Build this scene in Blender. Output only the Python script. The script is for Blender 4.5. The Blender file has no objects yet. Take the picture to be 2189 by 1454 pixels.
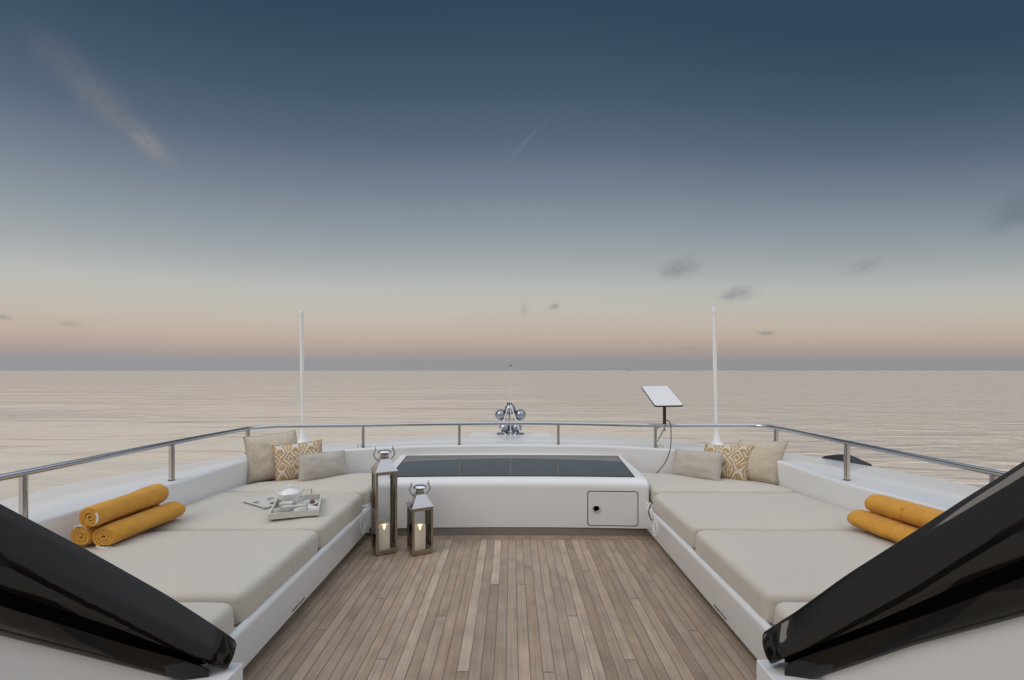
import bpy, bmesh, math, random
from mathutils import Vector, Matrix, noise
random.seed(7)
R = math.radians
H = 1.48; CX = 1094.5; HY = 792.0; F = 1000.0

scene = bpy.context.scene
col = scene.collection

def P(px, py, Y):            # world point seen at a photo pixel, at a measured distance
    return Vector(((px-CX)/F*Y, Y, H-(py-HY)/F*Y))
def PZ(px, py, z):           # world point seen at a photo pixel, on the level z
    Y = (H-z)*F/(py-HY)
    return Vector(((px-CX)/F*Y, Y, z))
def lin(c):
    c = c/255.0
    return c/12.92 if c <= 0.04045 else ((c+0.055)/1.055)**2.4
def rgb(r, g, b): return (lin(r), lin(g), lin(b), 1.0)
def lerp(a, b, t): return a+(b-a)*t
def sst(a, b, x):
    t = max(0, min(1, (x-a)/(b-a))); return t*t*(3-2*t)
def interp(tab, x):
    if x <= tab[0][0]:
        (x0, y0), (x1, y1) = tab[0], tab[1]
    elif x >= tab[-1][0]:
        (x0, y0), (x1, y1) = tab[-2], tab[-1]
    else:
        for (x0, y0), (x1, y1) in zip(tab, tab[1:]):
            if x0 <= x <= x1: break
    return y0+(y1-y0)*(x-x0)/(x1-x0)

# ------------------------------------------------------------------ materials
def new_mat(name):
    m = bpy.data.materials.new(name); m.use_nodes = True
    nt = m.node_tree; b = nt.nodes['Principled BSDF']
    return m, nt, b
def N(nt, t, **kw):
    n = nt.nodes.new(t)
    for k, v in kw.items(): setattr(n, k, v)
    return n
def mat(name, color, rough=0.5, metal=0.0, coat=0.0, spec=0.5, var=0.0, vscale=3.0, bump=0.0, bscale=200.0, sheen=0.0, wr=0.0, wscale=6.0):
    m, nt, b = new_mat(name)
    b.inputs['Base Color'].default_value = (*color[:3], 1)
    b.inputs['Roughness'].default_value = rough
    b.inputs['Metallic'].default_value = metal
    b.inputs['Coat Weight'].default_value = coat
    b.inputs['Coat Roughness'].default_value = 0.04
    b.inputs['Specular IOR Level'].default_value = spec
    if sheen: b.inputs['Sheen Weight'].default_value = sheen
    tc = N(nt, 'ShaderNodeTexCoord')
    if var:
        n = N(nt, 'ShaderNodeTexNoise'); n.inputs['Scale'].default_value = vscale; n.inputs['Detail'].default_value = 5
        nt.links.new(tc.outputs['Object'], n.inputs['Vector'])
        mx = N(nt, 'ShaderNodeMix', data_type='RGBA')
        mx.inputs['A'].default_value = (*[c*(1-var) for c in color[:3]], 1)
        mx.inputs['B'].default_value = (*[min(1, c*(1+var)) for c in color[:3]], 1)
        nt.links.new(n.outputs['Fac'], mx.inputs['Factor']); nt.links.new(mx.outputs['Result'], b.inputs['Base Color'])
    last = None
    if wr:
        n = N(nt, 'ShaderNodeTexNoise'); n.inputs['Scale'].default_value = wscale; n.inputs['Detail'].default_value = 3; n.inputs['Distortion'].default_value = 0.6
        nt.links.new(tc.outputs['Object'], n.inputs['Vector'])
        bp = N(nt, 'ShaderNodeBump'); bp.inputs['Strength'].default_value = 1.0; bp.inputs['Distance'].default_value = wr
        nt.links.new(n.outputs['Fac'], bp.inputs['Height']); last = bp
    if bump:
        n = N(nt, 'ShaderNodeTexNoise'); n.inputs['Scale'].default_value = bscale; n.inputs['Detail'].default_value = 3
        nt.links.new(tc.outputs['Object'], n.inputs['Vector'])
        bp = N(nt, 'ShaderNodeBump'); bp.inputs['Strength'].default_value = 1.0; bp.inputs['Distance'].default_value = bump
        nt.links.new(n.outputs['Fac'], bp.inputs['Height'])
        if last: nt.links.new(last.outputs['Normal'], bp.inputs['Normal'])
        last = bp
    if last: nt.links.new(last.outputs['Normal'], b.inputs['Normal'])
    return m

M = {}
M['white'] = mat('white_gelcoat', (0.71, 0.71, 0.71), 0.28, coat=0.35, var=0.03, vscale=1.7, wr=0.0006, wscale=2.5)
M['white_dull'] = mat('white_plastic', (0.72, 0.72, 0.71), 0.4, var=0.03)
M['toekick'] = mat('grey_plinth', (0.20, 0.185, 0.165), 0.5, var=0.08)
M['steel'] = mat('polished_steel', (0.56, 0.54, 0.52), 0.13, metal=1, wr=0.0003, wscale=9)
M['railsteel'] = mat('rail_steel', (0.55, 0.55, 0.56), 0.19, metal=1)
M['chrome'] = mat('chrome', (0.70, 0.70, 0.73), 0.07, metal=1)
M['lampchrome'] = mat('searchlight_chrome', (0.36, 0.38, 0.43), 0.12, metal=1)
M['bronze'] = mat('aged_nickel', (0.40, 0.35, 0.29), 0.17, metal=1, var=0.08, vscale=14, wr=0.0006, wscale=30)
M['roofmetal'] = mat('lantern_steel', (0.50, 0.49, 0.50), 0.14, metal=1, var=0.06, vscale=8, wr=0.0008, wscale=12)
M['black_gloss'] = mat('black_gloss', (0.007, 0.006, 0.005), 0.05, coat=0.0, spec=0.34, wr=0.005, wscale=2.0)
M['black_matte'] = mat('black_matte', (0.004, 0.004, 0.004), 0.6)
M['black_rubber'] = mat('black_rubber', (0.012, 0.012, 0.013), 0.55, var=0.2)
M['latchface'] = mat('brushed_latch', (0.22, 0.20, 0.18), 0.5, var=0.5, vscale=120)
M['glass_dark'] = mat('tinted_glass', (0.075, 0.077, 0.073), 0.05, spec=0.5)
M['glass_dark'].node_tree.nodes['Principled BSDF'].inputs['IOR'].default_value = 1.75
M['cushion'] = mat('beige_canvas', (0.53, 0.487, 0.42), 0.85, var=0.035, vscale=2.0, bump=0.0006, bscale=700, sheen=0.15, wr=0.012, wscale=3.4)
M['piping'] = mat('beige_piping', (0.46, 0.42, 0.36), 0.85)
M['linen'] = mat('taupe_linen', (0.46, 0.415, 0.36), 0.9, var=0.05, vscale=9, bump=0.001, bscale=500, sheen=0.2, wr=0.006, wscale=7)
M['towel'] = mat('mustard_towel', (0.62, 0.295, 0.033), 0.95, var=0.14, vscale=14, bump=0.003, bscale=300, sheen=0.12, wr=0.008, wscale=9)
M['towel_text'] = mat('mustard_emboss', (0.70, 0.40, 0.11), 0.95, bump=0.002, bscale=400, sheen=0.3)
M['label_white'] = mat('white_tape', (0.75, 0.74, 0.72), 0.7)
M['porcelain'] = mat('porcelain', (0.78, 0.77, 0.74), 0.15, coat=0.6)
M['tray'] = mat('cream_lacquer', (0.60, 0.57, 0.51), 0.45, var=0.05)
M['traybase'] = mat('tray_mirror_base', (0.34, 0.35, 0.33), 0.22, var=0.1)
M['choc'] = mat('chocolate', (0.12, 0.045, 0.02), 0.4)
M['wax'] = mat('candle_wax', (0.90, 0.83, 0.74), 0.5)
M['wax'].node_tree.nodes['Principled BSDF'].inputs['Subsurface Weight'].default_value = 0.5
M['wax'].node_tree.nodes['Principled BSDF'].inputs['Subsurface Radius'].default_value = (0.03, 0.015, 0.008)
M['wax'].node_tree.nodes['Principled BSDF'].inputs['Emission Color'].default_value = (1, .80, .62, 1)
M['wax'].node_tree.nodes['Principled BSDF'].inputs['Emission Strength'].default_value = 0.13  # faint emission over the whole wax body, added to brighten it behind the glass
M['antenna'] = mat('antenna_fibreglass', (0.82, 0.81, 0.80), 0.4, var=0.03)
M['darkpole'] = mat('dark_pole', (0.045, 0.04, 0.035), 0.35, metal=0.4)
M['ship'] = mat('ship_grey', (0.18, 0.19, 0.2), 0.8)
M['print'] = mat('newsprint_ink', (0.03, 0.03, 0.035), 0.8)
M['printgrey'] = mat('newsprint_text', (0.30, 0.30, 0.30), 0.8)
M['printpic'] = mat('newsprint_picture', (0.22, 0.20, 0.22), 0.8, var=0.5, vscale=60)

def flame_mat():
    m, nt, b = new_mat('flame')
    b.inputs['Base Color'].default_value = (1, .6, .25, 1)
    b.inputs['Emission Color'].default_value = (1.0, 0.62, 0.24, 1)
    b.inputs['Emission Strength'].default_value = 5.0
    return m
M['flame'] = flame_mat()

def glass_mat():
    m, nt, b = new_mat('lantern_glass')
    nt.nodes.remove(b)
    out = nt.nodes['Material Output']
    tr = N(nt, 'ShaderNodeBsdfTransparent'); tr.inputs['Color'].default_value = (.955, .96, .957, 1)
    gl = N(nt, 'ShaderNodeBsdfGlossy'); gl.inputs['Roughness'].default_value = 0.02
    lw = N(nt, 'ShaderNodeFresnel'); lw.inputs['IOR'].default_value = 1.35
    mx = N(nt, 'ShaderNodeMixShader')
    nt.links.new(lw.outputs['Fac'], mx.inputs['Fac']); nt.links.new(tr.outputs[0], mx.inputs[1]); nt.links.new(gl.outputs[0], mx.inputs[2])
    nt.links.new(mx.outputs[0], out.inputs['Surface'])
    return m
M['glass'] = glass_mat()

def paper_mat():
    m, nt, b = new_mat('newspaper')
    b.inputs['Roughness'].default_value = 0.8
    tc = N(nt, 'ShaderNodeTexCoord')
    w = N(nt, 'ShaderNodeTexWave'); w.inputs['Scale'].default_value = 34; w.inputs['Distortion'].default_value = 0; w.bands_direction = 'Y'
    nt.links.new(tc.outputs['Object'], w.inputs['Vector'])
    n = N(nt, 'ShaderNodeTexNoise'); n.inputs['Scale'].default_value = 60
    nt.links.new(tc.outputs['Object'], n.inputs['Vector'])
    mu = N(nt, 'ShaderNodeMath', operation='MULTIPLY'); nt.links.new(w.outputs['Fac'], mu.inputs[0]); nt.links.new(n.outputs['Fac'], mu.inputs[1])
    mx = N(nt, 'ShaderNodeMix', data_type='RGBA'); mx.inputs['A'].default_value = (.60, .59, .55, 1); mx.inputs['B'].default_value = (.36, .36, .34, 1)
    nt.links.new(mu.outputs[0], mx.inputs['Factor']); nt.links.new(mx.outputs['Result'], b.inputs['Base Color'])
    return m
M['paper'] = paper_mat()

def math_(nt, op, a, b=None, c=None):
    n = N(nt, 'ShaderNodeMath', operation=op)
    for i, v in enumerate((a, b, c)):
        if v is None: continue
        if isinstance(v, (int, float)): n.inputs[i].default_value = v
        else: nt.links.new(v, n.inputs[i])
    return n.outputs[0]

def ikat_mat():
    m, nt, b = new_mat('ikat_fabric')
    b.inputs['Roughness'].default_value = 0.9
    uv = N(nt, 'ShaderNodeUVMap'); uv.uv_map = 'UVMap'
    nz = N(nt, 'ShaderNodeTexNoise'); nz.inputs['Scale'].default_value = 7; nz.inputs['Detail'].default_value = 2
    nt.links.new(uv.outputs[0], nz.inputs['Vector'])
    sep = N(nt, 'ShaderNodeSeparateXYZ'); nt.links.new(uv.outputs[0], sep.inputs[0])
    nzs = math_(nt, 'MULTIPLY', math_(nt, 'SUBTRACT', nz.outputs['Fac'], 0.5), 0.07)
    u = math_(nt, 'ADD', sep.outputs[0], nzs); v = math_(nt, 'ADD', sep.outputs[1], nzs)
    def tri(x, k, ph):   # triangle wave 0..1
        return math_(nt, 'PINGPONG', math_(nt, 'ADD', math_(nt, 'MULTIPLY', x, k), ph), 1.0)
    a = tri(u, 4.4, 0.2); c = tri(v, 2.8, 0.45)
    d = math_(nt, 'ADD', a, math_(nt, 'MULTIPLY', c, 1.25))
    s = math_(nt, 'SINE', math_(nt, 'MULTIPLY', d, 14.0))
    # long leaf-like lobes between the diamonds
    a2 = tri(u, 5.0, 1.2); lobe = math_(nt, 'SINE', math_(nt, 'MULTIPLY', math_(nt, 'ADD', math_(nt, 'MULTIPLY', a2, a2), math_(nt, 'MULTIPLY', c, 0.9)), 12.5))
    pick = math_(nt, 'GREATER_THAN', c, 0.55)
    mixv = N(nt, 'ShaderNodeMix', data_type='FLOAT'); nt.links.new(pick, mixv.inputs['Factor']); nt.links.new(s, mixv.inputs['A']); nt.links.new(lobe, mixv.inputs['B'])
    n2 = N(nt, 'ShaderNodeTexNoise'); n2.inputs['Scale'].default_value = 30; nt.links.new(uv.outputs[0], n2.inputs['Vector'])
    f = math_(nt, 'ADD', mixv.outputs['Result'], math_(nt, 'MULTIPLY', math_(nt, 'SUBTRACT', n2.outputs['Fac'], 0.5), 0.5))
    ramp = N(nt, 'ShaderNodeValToRGB')
    ramp.color_ramp.elements[0].position = 0.36; ramp.color_ramp.elements[0].color = (.60, .56, .50, 1)
    ramp.color_ramp.elements[1].position = 0.48; ramp.color_ramp.elements[1].color = (.43, .275, .105, 1)
    nt.links.new(math_(nt, 'MULTIPLY_ADD', f, 0.5, 0.5), ramp.inputs[0])
    nt.links.new(ramp.outputs[0], b.inputs['Base Color'])
    n3 = N(nt, 'ShaderNodeTexNoise'); n3.inputs['Scale'].default_value = 90; nt.links.new(uv.outputs[0], n3.inputs['Vector'])
    bp = N(nt, 'ShaderNodeBump'); bp.inputs['Distance'].default_value = 0.002; nt.links.new(n3.outputs['Fac'], bp.inputs['Height']); nt.links.new(bp.outputs[0], b.inputs['Normal'])
    return m
M['ikat'] = ikat_mat()

def damask_mat():
    m, nt, b = new_mat('damask_fabric')
    b.inputs['Roughness'].default_value = 0.7; b.inputs['Sheen Weight'].default_value = 0.3
    uv = N(nt, 'ShaderNodeUVMap'); uv.uv_map = 'UVMap'
    n = N(nt, 'ShaderNodeTexNoise'); n.inputs['Scale'].default_value = 6; n.inputs['Detail'].default_value = 2; n.inputs['Distortion'].default_value = 2.2
    nt.links.new(uv.outputs[0], n.inputs['Vector'])
    s = math_(nt, 'SINE', math_(nt, 'MULTIPLY', n.outputs['Fac'], 50))
    ramp = N(nt, 'ShaderNodeValToRGB')
    ramp.color_ramp.elements[0].position = 0.3; ramp.color_ramp.elements[0].color = (.55, .475, .37, 1)
    ramp.color_ramp.elements[1].position = 0.75; ramp.color_ramp.elements[1].color = (.46, .39, .295, 1)
    nt.links.new(math_(nt, 'MULTIPLY_ADD', s, 0.5, 0.5), ramp.inputs[0]); nt.links.new(ramp.outputs[0], b.inputs['Base Color'])
    n3 = N(nt, 'ShaderNodeTexNoise'); n3.inputs['Scale'].default_value = 5; nt.links.new(uv.outputs[0], n3.inputs['Vector'])
    bp = N(nt, 'ShaderNodeBump'); bp.inputs['Distance'].default_value = 0.012; nt.links.new(n3.outputs['Fac'], bp.inputs['Height']); nt.links.new(bp.outputs[0], b.inputs['Normal'])
    return m
M['damask'] = damask_mat()

def teak_mat():
    m, nt, b = new_mat('weathered_teak')
    tc = N(nt, 'ShaderNodeTexCoord'); at = N(nt, 'ShaderNodeAttribute'); at.attribute_name = 'plank'
    sep = N(nt, 'ShaderNodeSeparateColor'); nt.links.new(at.outputs['Color'], sep.inputs[0])
    mp = N(nt, 'ShaderNodeMapping'); mp.inputs['Scale'].default_value = (75, 2.2, 1)
    comb = N(nt, 'ShaderNodeCombineXYZ'); nt.links.new(math_(nt, 'MULTIPLY', sep.outputs[1], 37.0), comb.inputs[1])
    va = N(nt, 'ShaderNodeVectorMath', operation='ADD'); nt.links.new(tc.outputs['Object'], va.inputs[0]); nt.links.new(comb.outputs[0], va.inputs[1])
    nt.links.new(va.outputs[0], mp.inputs['Vector'])
    n = N(nt, 'ShaderNodeTexNoise'); n.inputs['Scale'].default_value = 1.0; n.inputs['Detail'].default_value = 5; n.inputs['Distortion'].default_value = 0.7
    nt.links.new(mp.outputs[0], n.inputs['Vector'])
    blot = N(nt, 'ShaderNodeTexNoise'); blot.inputs['Scale'].default_value = 5; blot.inputs['Detail'].default_value = 4
    nt.links.new(va.outputs[0], blot.inputs['Vector'])
    # plank tone
    ramp = N(nt, 'ShaderNodeValToRGB'); cr = ramp.color_ramp
    cr.elements[0].position = 0; cr.elements[0].color = (.235, .165, .108, 1)
    cr.elements[1].position = 1; cr.elements[1].color = (.47, .37, .28, 1)
    e = cr.elements.new(0.5); e.color = (.335, .245, .170, 1)
    nt.links.new(sep.outputs[0], ramp.inputs[0])
    # grey/tan hue shift
    hx = N(nt, 'ShaderNodeMix', data_type='RGBA'); hx.inputs['B'].default_value = (.315, .242, .182, 1)
    nt.links.new(math_(nt, 'MULTIPLY', sep.outputs[2], 0.6), hx.inputs['Factor']); nt.links.new(ramp.outputs[0], hx.inputs['A'])
    f = math_(nt, 'ADD', math_(nt, 'MULTIPLY', math_(nt, 'SUBTRACT', n.outputs['Fac'], 0.5), 0.75), math_(nt, 'MULTIPLY_ADD', math_(nt, 'SUBTRACT', blot.outputs['Fac'], 0.5), 0.8, 1.0))
    vm = N(nt, 'ShaderNodeVectorMath', operation='SCALE'); nt.links.new(hx.outputs['Result'], vm.inputs[0]); nt.links.new(f, vm.inputs['Scale'])
    nt.links.new(vm.outputs[0], b.inputs['Base Color'])
    b.inputs['Roughness'].default_value = 0.62; b.inputs['Specular IOR Level'].default_value = 0.35
    bp = N(nt, 'ShaderNodeBump'); bp.inputs['Distance'].default_value = 0.0012; nt.links.new(n.outputs['Fac'], bp.inputs['Height']); nt.links.new(bp.outputs[0], b.inputs['Normal'])
    return m
M['teak'] = teak_mat()
M['caulk'] = mat('grey_caulking', (0.205, 0.20, 0.197), 0.7)

def water_mat():
    m, nt, b = new_mat('sea_water')
    tc = N(nt, 'ShaderNodeTexCoord')
    b.inputs['Base Color'].default_value = (.65, .54, .42, 1)
    b.inputs['Roughness'].default_value = 0.10
    b.inputs['IOR'].default_value = 1.7
    def bn(sx, sy, dist, prev, detail=3, dd=0.4, rot=4):
        mp = N(nt, 'ShaderNodeMapping'); mp.inputs['Scale'].default_value = (sx, sy, 1); mp.inputs['Rotation'].default_value = (0, 0, R(rot))
        nt.links.new(tc.outputs['Object'], mp.inputs['Vector'])
        n = N(nt, 'ShaderNodeTexNoise'); n.inputs['Scale'].default_value = 1; n.inputs['Detail'].default_value = detail; n.inputs['Distortion'].default_value = dd
        nt.links.new(mp.outputs[0], n.inputs['Vector'])
        bp = N(nt, 'ShaderNodeBump'); bp.inputs['Distance'].default_value = dist; bp.inputs['Strength'].default_value = 1
        nt.links.new(n.outputs['Fac'], bp.inputs['Height'])
        if prev: nt.links.new(prev, bp.inputs['Normal'])
        return bp.outputs[0]
    # wind-ruffled patches between calmer ones
    mpp = N(nt, 'ShaderNodeMapping'); mpp.inputs['Scale'].default_value = (.010, .035, 1); nt.links.new(tc.outputs['Object'], mpp.inputs['Vector'])
    pn = N(nt, 'ShaderNodeTexNoise'); pn.inputs['Scale'].default_value = 1; pn.inputs['Detail'].default_value = 3; nt.links.new(mpp.outputs[0], pn.inputs['Vector'])
    sx_ = N(nt, 'ShaderNodeSeparateXYZ'); nt.links.new(tc.outputs['Object'], sx_.inputs[0])
    east = N(nt, 'ShaderNodeMapRange'); east.inputs['From Min'].default_value = -30; east.inputs['From Max'].default_value = 60; east.inputs['To Min'].default_value = -.35; east.inputs['To Max'].default_value = .60; nt.links.new(sx_.outputs[0], east.inputs['Value'])
    pm = N(nt, 'ShaderNodeMapRange', interpolation_type='SMOOTHSTEP'); pm.inputs['From Min'].default_value = .42; pm.inputs['From Max'].default_value = .66; pm.inputs['To Min'].default_value = .10; pm.inputs['To Max'].default_value = 1.0
    nt.links.new(math_(nt, 'ADD', pn.outputs['Fac'], math_(nt, 'MULTIPLY', east.outputs[0], .35)), pm.inputs['Value'])
    x = bn(.018, .07, 0.8, None, rot=-5)
    x = bn(.06, .24, 1.5, x, rot=4, dd=1.3)
    nt.links.new(pm.outputs[0], x.node.inputs['Strength'])
    x = bn(.30, 1.1, 0.06, x, rot=-3, dd=1.0)
    nt.links.new(pm.outputs[0], x.node.inputs['Strength'])
    nt.links.new(x, b.inputs['Normal'])
    return m
M['water'] = water_mat()

# ------------------------------------------------------------------ helpers
def tag(o, label=None, cat=None, group=None, kind=None):
    if label: o['label'] = label
    if cat: o['category'] = cat
    if group: o['group'] = group
    if kind: o['kind'] = kind
    return o
def empty(name, loc=(0, 0, 0), rz=0, **kw):
    o = bpy.data.objects.new(name, None); col.objects.link(o); o.location = loc; o.rotation_euler.z = rz
    o.empty_display_size = 0.1
    return tag(o, **kw)
def mesh_obj(name, verts, faces, m, parent=None, smooth=True, bevel=0, seg=3, origin=None, uvs=None, angle=35):
    me = bpy.data.meshes.new(name)
    if origin is not None:
        og = Vector(origin); verts = [Vector(v)-og for v in verts]
    me.from_pydata([tuple(v) for v in verts], [], faces); me.update()
    bm = bmesh.new(); bm.from_mesh(me)
    bmesh.ops.recalc_face_normals(bm, faces=bm.faces); bm.to_mesh(me); bm.free()
    if smooth:
        for p in me.polygons: p.use_smooth = True
        try: me.set_sharp_from_angle(angle=R(angle))
        except Exception: pass
    me.materials.append(m)
    o = bpy.data.objects.new(name, me); col.objects.link(o)
    if origin is not None: o.location = origin
    if parent is not None:
        o.parent = parent
    if bevel:
        b = o.modifiers.new('Bevel', 'BEVEL'); b.width = bevel; b.segments = seg; b.limit_method = 'ANGLE'; b.angle_limit = R(40); b.harden_normals = False
        w = o.modifiers.new('WN', 'WEIGHTED_NORMAL'); w.keep_sharp = False
        for p in me.polygons: p.use_smooth = True
    return o

class MB:
    def __init__(s): s.v = []; s.f = []
    def add(s, vs, fs):
        n = len(s.v); s.v += [Vector(v) for v in vs]; s.f += [tuple(i+n for i in f) for f in fs]; return s
    def box(s, c, d, rz=0, mat4=None):
        x, y, z = d[0]/2, d[1]/2, d[2]/2
        vs = [Vector(p) for p in ((-x,-y,-z),(x,-y,-z),(x,y,-z),(-x,y,-z),(-x,-y,z),(x,-y,z),(x,y,z),(-x,y,z))]
        m = mat4 if mat4 is not None else Matrix.Translation(Vector(c)) @ Matrix.Rotation(rz, 4, 'Z')
        return s.add([m @ v for v in vs], [(0,3,2,1),(4,5,6,7),(0,1,5,4),(1,2,6,5),(2,3,7,6),(3,0,4,7)])
    def tube(s, pts, r, n=12, cap=True):
        pts = [Vector(p) for p in pts]; rs = r if isinstance(r, (list, tuple)) else [r]*len(pts)
        rings = []; prev = None
        for i, p in enumerate(pts):
            t = (pts[min(i+1, len(pts)-1)]-pts[max(i-1, 0)]).normalized()
            if prev is None:
                a = Vector((0, 0, 1)) if abs(t.z) < .9 else Vector((1, 0, 0))
                u = t.cross(a).normalized()
            else:
                u = (prev-t*prev.dot(t)).normalized()
            prev = u; w = t.cross(u)
            rings.append([p+(u*math.cos(2*math.pi*k/n)+w*math.sin(2*math.pi*k/n))*rs[i] for k in range(n)])
        vs = [v for rg in rings for v in rg]; fs = []
        for i in range(len(rings)-1):
            for k in range(n):
                a, b = i*n+k, i*n+(k+1) % n
                fs.append((a, b, b+n, a+n))
        if cap:
            fs.append(tuple(range(n))[::-1]); fs.append(tuple((len(rings)-1)*n+k for k in range(n)))
        return s.add(vs, fs)
    def lathe(s, prof, c, n=24, axis='Z', capend=False, sx=1, sy=1):
        vs = []; fs = []
        for (r, h) in prof:
            for k in range(n):
                a = 2*math.pi*k/n
                p = (r*math.cos(a)*sx, r*math.sin(a)*sy, h)
                if axis == 'Y': p = (p[0], h, p[1])
                if axis == 'X': p = (h, p[0], p[1])
                vs.append(Vector(c)+Vector(p))
        for i in range(len(prof)-1):
            for k in range(n):
                a, b = i*n+k, i*n+(k+1) % n
                fs.append((a, b, b+n, a+n))
        if prof[0][0] > 1e-6: fs.append(tuple(range(n)))
        if prof[-1][0] > 1e-6: fs.append(tuple((len(prof)-1)*n+k for k in range(n)))
        return s.add(vs, fs)
    def loft(s, rings, closed=True, capa=False, capb=False):
        n = len(rings[0]); vs = [v for r in rings for v in r]; fs = []
        kk = n if closed else n-1
        for i in range(len(rings)-1):
            for k in range(kk):
                a, b = i*n+k, i*n+(k+1) % n
                fs.append((a, b, b+n, a+n))
        if capa: fs.append(tuple(range(n)))
        if capb: fs.append(tuple((len(rings)-1)*n+k for k in range(n)))
        return s.add(vs, fs)
    def build(s, name, m, parent=None, bevel=0, seg=3, smooth=True, origin=None, angle=35):
        return mesh_obj(name, s.v, s.f, m, parent, smooth, bevel, seg, origin, angle=angle)

def crom(pts, n):            # Catmull-Rom resample to n points at even arc length
    pts = [Vector(p) for p in pts]; ext = [pts[0]*2-pts[1]]+pts+[pts[-1]*2-pts[-2]]
    fine = []
    for i in range(1, len(ext)-2):
        p0, p1, p2, p3 = ext[i-1:i+3]
        for k in range(16):
            t = k/16
            fine.append(0.5*((2*p1)+(-p0+p2)*t+(2*p0-5*p1+4*p2-p3)*t*t+(-p0+3*p1-3*p2+p3)*t**3))
    fine.append(pts[-1].copy())
    L = [0]
    for a, b in zip(fine, fine[1:]): L.append(L[-1]+(b-a).length)
    out = []; j = 0
    for i in range(n):
        d = L[-1]*i/(n-1)
        while j < len(L)-2 and L[j+1] < d: j += 1
        t = (d-L[j])/max(1e-9, L[j+1]-L[j]); out.append(fine[j].lerp(fine[j+1], min(1, t)))
    return out
def round_poly(pts, r, n=6):
    """pts: [(x,y)], r: radius or list of radii"""
    out = []; m = len(pts); rs = r if isinstance(r, (list, tuple)) else [r]*m
    for i in range(m):
        p = Vector(pts[i]).to_2d(); a = Vector(pts[i-1]).to_2d(); b = Vector(pts[(i+1) % m]).to_2d()
        da = (a-p); db = (b-p); la = da.length; lb = db.length; da.normalize(); db.normalize()
        ang = math.acos(max(-1, min(1, da.dot(db)))); rr = rs[i]
        d = min(rr/math.tan(ang/2), la*.45, lb*.45); rr = d*math.tan(ang/2)
        if rr < 1e-5 or ang > math.pi-.02: out.append(p); continue
        c = p+(da+db).normalized()*(rr/math.sin(ang/2))
        s = p+da*d; e = p+db*d
        a0 = math.atan2(s.y-c.y, s.x-c.x); a1 = math.atan2(e.y-c.y, e.x-c.x)
        while a1-a0 > math.pi: a1 -= 2*math.pi
        while a1-a0 < -math.pi: a1 += 2*math.pi
        for k in range(n+1):
            t = a0+(a1-a0)*k/n; out.append(Vector((c.x+rr*math.cos(t), c.y+rr*math.sin(t))))
    return out
def densify(pts, step):
    out = []
    for i in range(len(pts)):
        a = pts[i]; b = pts[(i+1) % len(pts)]; L = (b-a).length; k = max(1, int(L/step))
        for j in range(k): out.append(a.lerp(b, j/k))
    return out

# ------------------------------------------------------------------ camera
cam_d = bpy.data.cameras.new('camera'); cam = bpy.data.objects.new('camera', cam_d); col.objects.link(cam)
cam.location = (0, 0, H); cam.rotation_euler = (R(90), 0, 0)
cam_d.sensor_width = 36; cam_d.lens = 36*F/2189; cam_d.shift_y = (HY-727)/2189; cam_d.clip_start = 0.05; cam_d.clip_end = 80000
scene.camera = cam

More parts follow.
